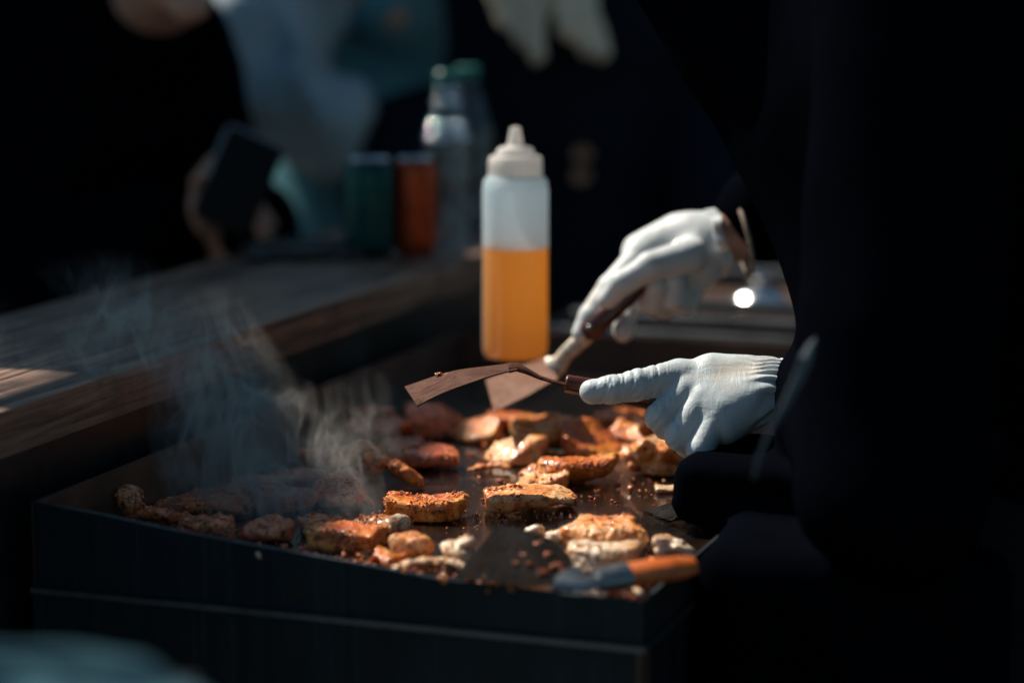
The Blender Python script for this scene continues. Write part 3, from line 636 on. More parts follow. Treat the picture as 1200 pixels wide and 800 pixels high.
food(560, 520, 54, 32, 'wedge', 'orange', 'orange sunlit block at the back beside the dark red block', -6, .8)
food(494, 552, 84, 26, 'fillet', 'dark', 'flat shade-toned fillet in the middle of the griddle', -4, .6)
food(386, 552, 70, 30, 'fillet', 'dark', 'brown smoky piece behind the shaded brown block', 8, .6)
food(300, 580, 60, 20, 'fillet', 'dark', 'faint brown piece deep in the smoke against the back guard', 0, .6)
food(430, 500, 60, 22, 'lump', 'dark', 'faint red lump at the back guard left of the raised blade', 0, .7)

food(672, 668, 44, 24, 'fillet', 'pale', 'short pale piece wedged between the dark blade and the cream lobe', 14, .7)
food(452, 668, 46, 18, 'lump', 'orange', 'crumbly orange bit against the guard below the brown-topped bar', 0, .8)
food(742, 690, 46, 20, 'lump', 'pale', 'pale bit under the orange handle near the corner', 0, .8)
food(660, 536, 34, 18, 'lump', 'pale', 'small bright bit between the puffed piece and the amber block', 0, .8)
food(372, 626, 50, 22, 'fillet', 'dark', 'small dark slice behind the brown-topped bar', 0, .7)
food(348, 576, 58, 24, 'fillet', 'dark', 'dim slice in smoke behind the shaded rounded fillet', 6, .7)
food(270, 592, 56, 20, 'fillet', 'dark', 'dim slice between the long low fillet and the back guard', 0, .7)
food(470, 540, 60, 22, 'fillet', 'dark', 'shade-toned slice touching the flat shade-toned fillet', 14, .7)
food(600, 508, 60, 26, 'fillet', 'orange', 'browned slice at the back under the far spatula blade', -8, .7)
food(735, 508, 56, 28, 'fillet', 'orange', 'browned slice at the back below the gloved fingertip', 10, .7)

# burnt scrap on the sunlit steel
V, Q = field_mesh(food_field('flake', .060, .040, .0025, 77), (-.06,-.05,-.002), (.06,.05,.02), .001)
tag(mesh_obj('burnt_scrap', V + U(765, 606, z=ZP), Q, M['char']), 'black burnt scrap stuck on the steel near the cook', 'burnt scrap')

# bits stuck to the outside of the guard
def on_guard(x, y):
    v = ray(x, y); t_ = ((G0-C0) @ Bv - .0035)/(v @ Bv); return C0+v*t_
for k, (x, y, r, m_, txt) in enumerate(((476,670,.0028,'pale','pinkish scrap clinging to the outside of the guard'), (520,683,.0032,'orange','orange drip stuck on the guard left of the resting blade'), (571,680,.0026,'pale','pale speck on the guard under the resting blade'), (573,694,.0022,'crumb','brown speck below the pale one on the guard'), (598,692,.0022,'orange','rightmost orange speck on the guard'), (302,652,.0026,'onion','lone pale speck on the shaded end of the guard'))):
    V, Q = field_mesh(food_field('lump', r*2.4, r*1.6, r*2.6, 300+k), (-.008,-.006,-.002), (.008,.006,.014), .0006)
    tag(mesh_obj('food_scrap', V + on_guard(x, y+2), Q, M[m_]), txt, 'food scrap')

# crumbs and seasoning grains
def crumbs(name, zones, m, label):
    bm = bmesh.new(); base = bmesh.new(); bmesh.ops.create_icosphere(base, subdivisions=1, radius=1)
    bv = [v.co.copy() for v in base.verts]; bf = [[v.index for v in f.verts] for f in base.faces]; base.free()
    V = []; Fs = []
    for (x0, y0, x1, y1, wd, n, rmin, rmax) in zones:
        for _ in range(int(n*.62)):
            t = RNG.rand(); x = x0+(x1-x0)*t + RNG.randn()*wd; y = y0+(y1-y0)*t + RNG.randn()*wd*.42
            p = U(x, y, z=ZP); ab = ((p-np.array([*G0[:2],0])) @ Av, (p-np.array([*G0[:2],0])) @ Bv)
            if not (.004 < ab[0] < AL-.004 and .004 < ab[1] < BL-.01): continue
            r = rmin+(rmax-rmin)*RNG.rand()**2.5; sc = r*(.45+1.1*RNG.rand(3))*.88; o = len(V); j = RNG.rand()*6.28; cj, sj = math.cos(j), math.sin(j)
            for v in bv:
                q = v*(.5+.95*RNG.rand()); X, Y, Z = q.x*sc[0], q.y*sc[1], q.z*sc[2]
                V.append((p[0]+X*cj-Y*sj, p[1]+X*sj+Y*cj, p[2]+Z+sc[2]*.6))
            Fs += [[i+o for i in f] for f in bf]
    o = mesh_obj(name, np.array(V), np.array(Fs), m); tag(o, label, 'crumbs', kind='stuff'); return o
Z1 = [(360,650,470,668,10,160,.0008,.0028), (440,600,560,612,16,70,.0006,.0022), (555,606,670,612,14,120,.0007,.0026), (600,585,680,572,25,60,.0006,.002),
      (470,665,600,690,12,110,.0008,.003), (600,600,760,650,60,70,.0005,.0018), (690,575,760,580,14,36,.0006,.003), (640,560,800,600,40,60,.0005,.0016),
      (740,640,800,668,16,60,.0008,.0028), (640,670,760,695,16,140,.0008,.003), (430,615,470,640,10,90,.0008,.0026), (400,560,620,640,80,160,.0004,.0014), (420,664,540,684,8,160,.0006,.0026), (690,660,770,690,16,110,.0008,.0026), (570,520,780,570,40,120,.0006,.002)]
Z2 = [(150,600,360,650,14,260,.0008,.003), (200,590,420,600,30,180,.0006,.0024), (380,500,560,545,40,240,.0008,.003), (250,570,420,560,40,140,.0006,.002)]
crumbs('seasoning_crumbs', Z1, M['crumb'], 'red brown seasoning crumbs scattered over the sunlit griddle')
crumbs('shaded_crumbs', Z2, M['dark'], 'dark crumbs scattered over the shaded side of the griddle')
crumbs('salt_grains', [(440,570,700,640,90,60,.0003,.0007), (630,595,660,608,6,26,.0005,.0016), (440,600,470,612,6,30,.0006,.0016)], M['onion'], 'tiny pale salt grains glinting on the sunlit steel')

# ------------------------------------------------------------------ spatulas
def blade(bm, corners, thick=.0011, nu=30, nv=14, round_end=0, sag=0.):
    """corners: tip-near, tip-far, heel-far, heel-near"""
    P = [np.asarray(c, float) for c in corners]; nrm = np.cross(P[2]-P[1], P[0]-P[1]); nrm /= np.linalg.norm(nrm)
    if nrm[2] < 0: nrm = -nrm
    top = []; bot = []
    for i in range(nu+1):
        u = i/nu; a = []; b = []
        for j in range(nv+1):
            v = j/nv; vv = v
            if round_end and u > 1-round_end: vv = .5+(v-.5)*math.sqrt(max(0, 1-((u-(1-round_end))/round_end)**2*.93))
            q = (P[0]*(1-vv)+P[1]*vv)*(1-u)+(P[3]*(1-vv)+P[2]*vv)*u + nrm*(sag*math.sin(u*math.pi)+.0004*math.sin(u*9+v*4))
            e = .0003*math.sin(u*70+v*31)*(1 if v in (0, 1) or u in (0, 1) else 0)
            a.append(bm.verts.new(tuple(q+nrm*thick/2+(P[1]-P[0])*e))); b.append(bm.verts.new(tuple(q-nrm*thick/2+(P[1]-P[0])*e)))
        top.append(a); bot.append(b)
    for i in range(nu):
        for j in range(nv):
            bm.faces.new((top[i][j], top[i+1][j], top[i+1][j+1], top[i][j+1])); bm.faces.new((bot[i][j], bot[i][j+1], bot[i+1][j+1], bot[i+1][j]))
    for i in range(nu):
        bm.faces.new((top[i][0], bot[i][0], bot[i+1][0], top[i+1][0])); bm.faces.new((top[i][nv], top[i+1][nv], bot[i+1][nv], bot[i][nv]))
    for j in range(nv):
        bm.faces.new((top[0][j], top[0][j+1], bot[0][j+1], bot[0][j])); bm.faces.new((top[nu][j], bot[nu][j], bot[nu][j+1], top[nu][j+1]))
    bmesh.ops.recalc_face_normals(bm, faces=bm.faces)
def spatula(label, corners, neck, nrad, nflat, handle, hrad, hflat, bm_mat, neck_mat, hmat, bolster=None, round_end=0, sag=0., rivets=()):
    t = tag(empty('spatula', corners[3]), label, 'spatula', 'spatulas of the cook')
    bm = bmesh.new(); blade(bm, corners, round_end=round_end, sag=sag); bm_obj('blade', bm, bm_mat, t, smooth=True)
    bm = bmesh.new(); tube(bm, neck, nrad, 14, flat=nflat); bm_obj('neck', bm, neck_mat, t, smooth=True)
    bm = bmesh.new(); tube(bm, handle, hrad, 18, flat=hflat); h = bm_obj('handle', bm, hmat, t, smooth=True)
    if bolster:
        bm = bmesh.new(); tube(bm, bolster[0], bolster[1], 16, flat=hflat); bm_obj('bolster', bm, M['steel'], t, smooth=True)
    for c in rivets:
        bm = bmesh.new(); bmesh.ops.create_uvsphere(bm, u_segments=12, v_segments=8, radius=.0032, matrix=Matrix.Translation(Vector(c))); bm_obj('rivet', bm, M['steel'], h, smooth=True)
    return t
DH = 1.965
TN, TF = U(489, 476, d=DH-.035), U(474, 453, d=DH+.045)
HN, HF = U(607, 433.5, d=DH-.012), U(600, 426, d=DH+.028)
nk = [U(x, y, d=DH+.004) for x, y in ((596,431),(606,430),(618,435),(632,442),(646,446.5),(662,450.5),(676,453.5))]
spatula('raised turner with burnt brown blade and dark red handle in the near gloved hand', [TN, TF, HF, HN], nk, [.012,.0105,.0075,.0052,.0046,.0044,.0044], (1, .32, (.2,0,1)),
        [U(x, y, d=DH+.004) for x, y in ((662.5,449),(664,449.2),(690,454),(730,462),(770,470),(812,479),(846,486))], [.0062,.0072,.0075,.0075,.0078,.008,.006], (1.05, 1, (.2,0,1)),
        M['blade'], M['blade'], M['brown_wood_handle'], sag=.0035)
# food scraps stuck on that blade
for k, (x, y, w_) in enumerate(((515, 438, .0032), (523, 437.5, .0022))):
    V, Q = field_mesh(food_field('lump', w_*3, w_*2, w_*1.3, 90+k), (-.008,-.006,-.001), (.008,.006,.012), .0006)
    tag(mesh_obj('food_scrap', V + U(x, y+2.5, d=DH+.033), Q, M['orange']), ('larger', 'smaller')[k]+' orange scrap stuck on the blade of the raised turner', 'food scrap')
d2 = 2.24
spatula('far spatula with greasy pinkish blade, held in the far gloved hand before the bottle', [U(579, 484, d=2.17), U(569, 444, d=2.25), U(638, 419, d=2.29), U(654, 444, d=2.22)],
        [U(646, 432, d=2.255), U(656, 426, d=2.25), U(664, 414, d=2.245), U(674, 405, d=2.24), U(690, 392, d=2.235)], [.012,.0085,.0070,.0078,.0070], (1, .5, (0,-1,.5)),
        [U(x, y, d=2.225) for x, y in ((684,393),(690,388),(715,365),(745,336),(775,308),(800,286))], [.006,.0095,.0095,.0095,.0095,.007], (1.05, .8, (0,-1,.5)),
        M['blade_pink'], mat_blade('polished_neck_steel', (.75,.70,.62), (.5,.4,.3), .55, .45), M['brown_wood_handle'], rivets=[U(691, 384, d=2.214), U(722, 356, d=2.213)])
spatula('spatula resting on the griddle with wide dark blade and orange wooden handle', [U(531, 677, z=.906), U(584, 614, z=.930), U(676, 640, z=.922), U(664, 694, z=.903)],
        [U(664, 677, z=.913), U(684, 683, z=.912), U(700, 680, z=.9125), U(722, 675, z=.913)], [.016,.010,.0075,.0075], (1, .42, (0,-.3,1)),
        [U(x, y, z=z_) for x, y, z_ in ((733,673,.9135),(738,672.5,.914),(765,669,.915),(795,665,.916),(812,662,.9165))], [.0078,.009,.0095,.0092,.007], (1.15, .85, (0,-.3,1)),
        M['blade_dark'], M['steel'], M['orange_handle'], bolster=([U(700,680,z=.9125), U(720,676,z=.913), U(736,673,z=.9138)], [.0075,.0095,.0098]), round_end=.45, sag=.0008)
V, Q = None, None
for k, (x, y, w_) in enumerate(((628, 640, .006), (642, 652, .005), (615, 652, .004), (650, 665, .006), (605, 660, .003), (660, 672, .005), (622, 662, .004), (637, 672, .0045))):
    p = U(x, y, z=.9205 - (y-640)*.00030)
    V, Q = field_mesh(food_field('lump', w_*1.8, w_*1.5, w_*.8, 120+k), (-.010,-.009,-.001), (.010,.009,.012), .0007)
    o = mesh_obj('food_scrap', V + p, Q, M['crumb'])
    tag(o, ['largest orange crumb at the heel of the resting dark blade', 'crumb nearest the far edge of the resting dark blade', 'crumb farthest from the handle on the far half of the resting dark blade', 'crumb in the middle of the resting dark blade', 'leftmost of the crumbs on the resting dark blade', 'rightmost of the crumbs on the resting dark blade, next to the neck', 'lower left crumb on the resting dark blade', 'crumb nearest the guard on the resting dark blade'][k], 'food scrap', 'crumbs on the resting blade')

# ------------------------------------------------------------------ people
def hp(x, y, d): return U(x, y, d=d)
# near hand (the cook's left), index finger laid along the handle
dn = DH
NH = dict(W=hp(914, 455, dn+.005), W2=hp(912, 446, dn+.014))
def near_hand(shrink=0.):
    g_ = -shrink; P = []
    def c(a, b, ra, rb, k=None): P.append(('c', a, b, ra+g_, rb+g_) + ((k,) if k is not None else ()))
    Im, Ip, Id, It = hp(795,443,dn+.012), hp(748,451,dn-.004), hp(716,456.5,dn-.008), hp(694,459,dn-.008)
    # palm and back of the hand
    c(hp(900,447,dn+.016), hp(800,445,dn+.016), .0165, .0150, .010)
    c(hp(898,453,dn+.004), hp(820,462,dn+.004), .0160, .0165, .012)
    c(hp(892,461,dn-.005), hp(836,480,dn-.008), .0150, .0165, .012)
    c(hp(880,478,dn-.006), hp(850,498,dn-.014), .0165, .0150, .012)
    c(hp(835,434,dn+.016), hp(872,438,dn+.016), .0130, .0130, .012)
    # index
    c(Im, Ip, .0150, .0122, .006); c(Ip, Id, .0124, .0108, .003); c(Id, It, .0108, .0098, .003)
    # middle, ring, little: first phalanx comes down towards us, the rest folds under the handle
    for (m, p, dd, tt, r0, r1, kk) in (
        ((804,458,dn+.002), (773,489,dn-.008), (782,500,dn+.018), (800,488,dn+.030), .0128, .0116, .003),
        ((824,468,dn-.006), (796,511,dn-.015), (806,520,dn+.012), (822,500,dn+.026), .0124, .0112, .0022),
        ((846,480,dn-.014), (820,527,dn-.023), (832,534,dn+.006), (844,510,dn+.020), .0120, .0104, .0022)):
        a, b, e, f = hp(*m), hp(*p), hp(*dd), hp(*tt)
        c(a, b, r0, r1, kk); c(b, e, r1, r1-.001, .002); c(e, f, r1-.001, .0095, .002)
    # thumb on the far side of the handle
    c(hp(880,462,dn+.030), hp(830,468,dn+.046), .0150, .0135, .010); c(hp(830,468,dn+.046), hp(792,470,dn+.040), .0125, .0112, .004); c(hp(792,470,dn+.040), hp(768,465,dn+.026), .0110, .0098, .003)
    # wrist
    c(hp(900,448,dn+.012), hp(960,447,dn+.004), .0158, .0165, .010); c(hp(900,458,dn+.002), hp(960,457,dn-.004), .0155, .0165, .010)
    return P
ia, ib = hp(795,443,dn+.012), hp(690,460,dn-.008); iax = (ib-ia)/np.linalg.norm(ib-ia); iL = np.linalg.norm(ib-ia)
def near_disp(X, Y, Z, D):
    t = ((X-ia[0])*iax[0]+(Y-ia[1])*iax[1]+(Z-ia[2])*iax[2])
    wob = vnoise(X*60, Y*60, Z*60)*.0035
    wr = np.abs(vnoise((t+wob+.5*(Z-ia[2]))*380, Z*45+7, Y*45))
    on = np.clip((t-.008)/.012, 0, 1)*np.clip((iL+.002-t)/.012, 0, 1)
    out = .0030*(.36-wr)*on*(wr < .36)
    cx = (X-hp(905,450,dn)[0]); cuff = np.exp(-(cx/.014)**2)
    out = out + .0016*cuff*np.sin((Z-.02*cx)*0+np.arctan2(Z-hp(905,452,dn)[2], Y-hp(905,452,dn+.008)[1])*17+cx*60+4*vnoise(X*50,Y*50,Z*50))
    u = (X-hp(905,450,dn)[0]); fine = np.abs(vnoise(u*40+2*vnoise(X*30, Y*30, Z*30), Z*260, Y*260))
    out = out + .0011*(.22-fine)*(fine < .22)*(1-on)*np.clip(.4+vnoise(X*35+5, Y*35, Z*35), 0, 1) - .0003*fbm(X, Y, Z, 60, 3, 2)*(1-on)
    return out
near_glove = prims_mesh([p for p in near_hand()], .00105, .006, .004, near_disp)
def clip_mesh(VQ, keep):
    V, Q = VQ; k = keep(V); q = Q[k[Q].all(1)]; used = np.unique(q); mp = np.full(len(V), -1); mp[used] = np.arange(len(used)); return V[used], mp[q]
cuffx = hp(917, 450, dn)[0]
near_glove = clip_mesh(near_glove, lambda V: V[:,0] < cuffx)

# far hand (the cook's right), pointing down the far handle
df_ = 2.24
def far_hand(shrink=0.):
    g_ = -shrink; P = []
    def c(a, b, ra, rb, k=None): P.append(('c', hp(*a), hp(*b), ra+g_, rb+g_) + ((k,) if k is not None else ()))
    c((812,274,df_+.02), (752,302,df_+.02), .0195, .0160, .012); c((818,298,df_+.015), (778,318,df_+.015), .0200, .0165, .012)
    c((822,318,df_+.01), (800,332,df_+.015), .0170, .0160, .012)
    c((790,268,df_+.025), (748,292,df_+.022), .0125, .0125, .014)
    # index
    c((752,298,df_+.012), (716,338,df_), .0140, .0122, .006); c((716,338,df_), (693,370,df_-.006), .0128, .0112, .003); c((693,370,df_-.006), (683,390,df_-.006), .0110, .0098, .003)
    # thumb laid along the near side of the handle
    c((808,300,df_-.014), (762,312,df_-.030), .0160, .0130, .010); c((762,312,df_-.030), (728,332,df_-.032), .0122, .0112, .004); c((728,332,df_-.032), (712,350,df_-.026), .0112, .0092, .003)
    # middle (tip shows below the handle), ring and little (tips curl back to us)
    c((768,312,df_+.030), (742,345,df_+.034), .0130, .0120, .006); c((742,345,df_+.034), (733,372,df_+.018), .0115, .0105, .002); c((733,372,df_+.018), (730,388,df_+.004), .0105, .0098, .002)
    c((790,325,df_+.026), (778,360,df_+.024), .0120, .0120, .005); c((778,358,df_+.020), (764,354,df_-.006), .0120, .0115, .002); c((764,354,df_-.006), (769,336,df_-.018), .0118, .0102, .002)
    c((815,330,df_+.018), (803,356,df_+.010), .0120, .0110, .005); c((803,356,df_+.010), (790,350,df_-.010), .0110, .0105, .002); c((790,350,df_-.010), (791,330,df_-.016), .0102, .0088, .002)
    c((815,284,df_+.015), (842,274,df_+.015), .0215, .0210, .012); c((822,300,df_+.012), (862,284,df_+.016), .0200, .0200, .012)
    return P
def far_disp(X, Y, Z, D): return -.0006*fbm(X, Y, Z, 50, 8, 2)
far_glove = prims_mesh(far_hand(), .0014, .006, .004, far_disp)
wf0, wf1 = hp(815,292,df_+.013), hp(850,284,df_+.015); fax = (wf1-wf0)/np.linalg.norm(wf1-wf0)
far_glove = clip_mesh(far_glove, lambda V: (V-wf0) @ fax < .0235)

def std_joints(base, face, h=1.72, lean=0.):
    """joints of a standing figure; face: angle the person looks along (from +X)"""
    f = np.array([math.cos(face), math.sin(face), 0]); l = np.array([-f[1], f[0], 0]); b = np.array([base[0], base[1], 0.]); k = h/1.72
    z = lambda v: np.array([0,0,v*k])
    J = dict(f=f, l=l, k=k, pelvis=b+z(.94), waist=b+f*lean*.25+z(1.08), chest=b+f*lean*.7+z(1.29), neck=b+f*(lean+.0)+z(1.47), head=b+f*(lean*1.25+.02)+z(1.60))
    for s, n in ((1, 'L'), (-1, 'R')):
        J['sh'+n] = J['chest'] + l*s*.185*k + z(.11); J['el'+n] = J['sh'+n] + l*s*.05 - z(.29)+f*.03; J['wr'+n] = J['el'+n]+f*.20-z(.12)
        J['hip'+n] = b+l*s*.095*k+z(.90); J['kn'+n] = b+l*s*.11*k+z(.49)+f*.01; J['an'+n] = b+l*s*.12*k+z(.08)-f*.02
    return J
def body_prims(J):
    k = J['k']; f, l = J['f'], J['l']; P = []
    R = np.array([l, f, [0,0,1]])
    P += [('e', J['pelvis'], R, (.165*k, .115*k, .13*k), .05), ('e', J['chest'], R, (.175*k, .115*k, .19*k), .06), ('c', J['pelvis'], J['chest'], .11*k, .12*k, .05)]
    P += [('c', J['chest']+[0,0,.10*k], J['neck'], .08*k, .056*k, .04), ('c', J['neck'], J['head']-[0,0,.04*k], .056*k, .056*k, .02)]
    hd = J['head']
    P += [('e', hd+[0,0,.03*k], R, (.075*k, .095*k, .105*k), .02), ('c', hd+f*.03*k-[0,0,.04*k], hd+f*.065*k-[0,0,.085*k], .05*k, .026*k, .02),
          ('c', hd+f*.092*k+[0,0,.01], hd+f*.108*k-[0,0,.022*k], .009*k, .013*k, .008)]
    for s in (1, -1):
        P.append(('e', hd+l*s*.077*k-[0,0,.005], R, (.010*k, .018*k, .030*k), .004))
    for n in 'LR':
        P += [('c', J['sh'+n], J['el'+n], .055*k, .042*k, .03), ('c', J['el'+n], J['wr'+n], .042*k, .027*k, .015),
              ('c', J['hip'+n], J['kn'+n], .085*k, .058*k, .03), ('c', J['kn'+n], J['an'+n], .056*k, .038*k, .02)]
        P += [('c', J['an'+n]-f*.03-[0,0,.03], J['an'+n]+f*.16-[0,0,.045], .04, .034, .02)]
    return P
def hand_mesh(W, f, n, curl=.5, k=1., flip=1, res=.0022):
    """relaxed hand: wrist W, pointing along f, back of hand towards n"""
    f = np.asarray(f, float)/np.linalg.norm(f); n = np.asarray(n, float); n = n-f*(n@f); n /= np.linalg.norm(n); s = np.cross(f, n)*flip
    P = [('c', W-f*.03, W+f*.03, .025*k, .022*k, .012)]
    for i in range(4):
        o = (i-1.5)*.0195*k; m = W+f*(.085-.006*abs(i-1.2))*k - s*o; P.append(('c', W+f*.02-s*o*.6, m, .015*k, .0115*k, .010))
        L = (.042, .047, .043, .033)[i]*k; a = curl*.6; p = m
        for j, (q, r) in enumerate(((1., .0105), (.62, .0095), (.5, .0085))):
            d = f*math.cos(a)-n*math.sin(a); e = p+d*L*q; P.append(('c', p, e, r*k, (r-.001)*k, .002 if j else .005)); p = e; a += curl*1.1
    b = W+f*.02+s*.02*k; e = W+f*.055*k+s*.045*k-n*.012; g2 = e+f*.032*k+s*.006-n*.008
    P += [('c', b, e, .016*k, .012*k, .008), ('c', e, g2, .0115*k, .0098*k, .002), ('c', g2, g2+f*.022*k-s*.006, .0098*k, .0082*k, .002)]
    return prims_mesh(P, res, .004, .004)
def fold_disp(amp, sc, o):
    return lambda X, Y, Z, D: -amp*(1-np.abs(fbm(X, Y, Z*.7, sc, o, 2)))*1.0
def jacket_prims(J, fat=.018, hem=.82):
    k = J['k']; f, l = J['f'], J['l']; R = np.array([l, f, [0,0,1]])
    P = [('e', J['chest']-[0,0,.0], R, (.19*k+fat, .125*k+fat, .20*k+fat), .05), ('c', J['pelvis']-[0,0,.04], J['chest'], .135*k+fat, .13*k+fat, .06),
         ('e', J['pelvis']-[0,0,.02], R, (.175*k+fat, .13*k+fat, .14*k), .05), ('c', J['chest']+[0,0,.13*k], J['neck']-[0,0,.03], .085*k+fat*.5, .062*k+fat*.5, .04)]
    for n in 'LR': P += [('c', J['sh'+n], J['el'+n], .062*k+fat, .050*k+fat, .04), ('c', J['el'+n], J['wr'+n]+(J['el'+n]-J['wr'+n])*.06, .050*k+fat, .034*k+fat*.6, .02)]
    return P
def trouser_prims(J):
    P = [('c', J['pelvis'], J['hip'+n], .12, .10, .04) for n in 'LR']
    for n in 'LR': P += [('c', J['hip'+n], J['kn'+n], .100, .070, .03), ('c', J['kn'+n], J['an'+n]+[0,0,.03], .070, .058, .02)]
    return P
def person(label, J, jm, tm, hands=(), hair=None, fat=.018, extra_jacket=(), jres=.012, jdisp=None, jname='jacket', drop_hands=()):
    t = tag(empty('person', (J['pelvis'][0], J['pelvis'][1], 0)), label, 'person')
    ms = [prims_mesh(body_prims(J), .011, .03, .03)] + list(hands)
    b = mesh_obj('body', *join(*ms), M['skin'], t)
    mesh_obj(jname, *prims_mesh(jacket_prims(J, fat)+list(extra_jacket), jres, .03, .05, jdisp or fold_disp(.010, 9, 3)), jm, t)
    mesh_obj('trousers', *prims_mesh(trouser_prims(J), .014, .03, .04, fold_disp(.008, 8, 5)), tm, t)
    for n in 'LR': mesh_obj('shoe', *prims_mesh([('c', J['an'+n]-J['f']*.05-[0,0,.035], J['an'+n]+J['f']*.18-[0,0,.04], .045, .040)], .012, .01), M['black'], t)
    if hair:
        hd = J['head']; R = np.array([J['l'], J['f'], [0,0,1]]); P = [('e', hd+[0,0,.05]-J['f']*.022, R, (.088, .095, .105), .02)] + list(hair[1])
        mesh_obj('hair', *prims_mesh(P, hair[2] if len(hair) > 2 else .01, .02, .03, lambda X, Y, Z, D: .004*np.sin(45*vnoise(X*14, Y*14, Z*2.5))), hair[0], t)
    return t

# the cook: stands at the griddle's front edge, facing across it
J = std_joints(gp(-.30, .42, 0)[:2], math.atan2(Av[1], Av[0]), 1.78)
J['pelvis'] = gp(-.19, .36, .95); J['waist'] = gp(-.20, .36, 1.08); J['chest'] = gp(-.15, .40, 1.26); J['neck'] = gp(-.05, .42, 1.46); J['head'] = gp(.02, .43, 1.60)
J['shL'] = gp(-.15, .20, 1.37); J['shR'] = gp(-.07, .58, 1.37)
J['elL'] = hp(1045, 575, 1.72); J['wrL'] = hp(962, 454, dn+.0); J['elR'] = hp(985, 190, 2.36); J['wrR'] = hp(888, 254, df_+.02)
for s, n in ((1, 'L'), (-1, 'R')):
    J['hip'+n] = J['pelvis']+J['l']*s*.095-[0,0,.05]; J['kn'+n] = J['hip'+n]-[0,0,.42]+J['f']*.02; J['an'+n] = J['kn'+n]-[0,0,.40]-J['f']*.02
I3 = np.eye(3); RB = np.array([Av, Bv, [0,0,1]])
extra = [('b', gp(-.045, .285, .927), RB, (.080, .065, .021), .004, .003), ('c', gp(-.07, .29, .93), hp(965, 505, 1.92), .025, .035, .02), ('b', gp(-.115, .28, .76), RB, (.108, .17, .15), .02, .02),
         ('c', hp(972,453,dn-.005), hp(1042,560,1.73), .024, .056, .01), ('c', hp(1040,560,1.73), gp(-.15,.18,1.34), .060, .07, .02),
         ('c', hp(902,250,df_+.03), hp(985,190,2.38), .034, .060, .02), ('c', hp(985,190,2.38), gp(-.07, .55, 1.36), .065, .09, .04),
         ('c', gp(-.22, .36, .95), gp(-.13, .43, 1.17), .12, .13, .05), ('c', gp(-.13, .43, 1.17), gp(-.0, .46, 1.37), .135, .155, .05)]
hb = prims_mesh(near_hand(.0016), .0022, .006, .006); hb2 = prims_mesh(far_hand(.0016), .0026, .006, .006)
cook = person('cook in black jacket with white gloves, holding a spatula in each hand', J, M['black_cloth'], M['trousers'], hands=(hb, hb2), hair=(M['dark_hair'], []),
              fat=.004, extra_jacket=extra, jres=.009, jdisp=fold_disp(.006, 9, 3))
gl = mesh_obj('glove', *near_glove, M['glove'], cook); gl['label'] = 'near white glove with wrinkled index finger'
sm = gl.modifiers.new('thickness', 'SOLIDIFY'); sm.thickness = .0007; sm.offset = 0
gf = mesh_obj('glove', *far_glove, M['glove'], cook); gf['label'] = 'far white glove pointing down, out of focus'
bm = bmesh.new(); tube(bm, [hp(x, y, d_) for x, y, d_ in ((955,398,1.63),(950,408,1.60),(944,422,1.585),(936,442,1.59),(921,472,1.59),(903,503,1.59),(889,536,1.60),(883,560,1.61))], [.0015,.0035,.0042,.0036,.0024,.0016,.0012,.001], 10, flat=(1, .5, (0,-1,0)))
bm_obj('sleeve_rim_light', bm, mat_cloth('rim_light_grey', (.11,.135,.15)), cook, smooth=True)  # pale strip painting the sunlit edge of the black sleeve
# rolled cuffs
def cuff(parent, c, ax, rad, thick, wob, n=60, m=M['glove'], sy=1.):
    ax = Vector(ax).normalized(); q = ax.to_track_quat('Z', 'Y'); pts = []
    for i in range(n+1):
        a = 2*math.pi*i/n; r = rad*(1+wob*math.sin(a*5+1)*.5+wob*math.sin(a*9))
        pts.append(Vector(c)+q @ Vector((r*math.cos(a), r*sy*math.sin(a), wob*.05*math.sin(a*4))))
    bm = bmesh.new(); tube(bm, pts, thick, 8); return bm_obj('cuff', bm, m, parent, smooth=True)
cuff(gl, hp(917,452.5,dn+.006), (1,0,.02), .0205, .0011, .05)
for k in range(3): cuff(gf, wf0+fax*(.0235-.003*k), fax, .0292+.0006*k, .0020-.0004*k, .05)
bm = bmesh.new(); tube(bm, [wf0+fax*.044+np.array(Vector(fax).to_track_quat('Z','Y') @ Vector((.034*math.cos(a), .034*math.sin(a), 0))) for a in np.linspace(0, 2*math.pi, 33)], .0022, 8)
bm_obj('sleeve_hem', bm, mat_plain('tan_sleeve_hem', (.35,.26,.20), .7), cook, smooth=True)

# man in black with a phone
PD = 3.02
J = std_joints(hp(120, 300, 3.15)[:2], math.radians(-60), 1.62, .10)
J['head'] = hp(196, -78, 2.86); J['neck'] = hp(175, 10, 3.03)
ph = hp(262, 215, 2.86)
J['wrL'] = hp(300, 262, 2.95); J['elL'] = hp(290, 340, 3.15); J['wrR'] = hp(196, 262, 2.92); J['elR'] = hp(60, 330, 3.0)
J['chest'] = hp(95, 120, 3.12); J['shL'] = hp(175, 70, 3.12); J['shR'] = hp(0, 70, 3.12)
h1 = hand_mesh(hp(262, 285, 2.95), hp(240,190,2.90)-hp(262,285,2.95), (-.6,.5,.3), .5, .8, 1, .003)
h2 = hand_mesh(hp(318, 310, 2.97), hp(300,240,2.93)-hp(318,310,2.97), (.6,.4,.2), .5, .8, -1, .003)
person('person in black jacket bending over a phone behind the wooden counter', J, M['black_cloth'], M['trousers'], hands=(h1, h2), hair=(M['dark_hair'], []), fat=.025)
t = tag(empty('phone', ph), 'black phone with a pale edge, tilted in the hands of the person in black', 'phone')
pa = hp(268,146,2.84); pb_ = hp(334,176,2.86); pc = hp(222,250,2.82); ux = pb_-pa; uy = pc-pa; Lx, Ly = np.linalg.norm(ux), np.linalg.norm(uy); ux /= Lx; uy = uy-ux*(uy@ux); uy /= np.linalg.norm(uy); un = np.cross(ux, uy)
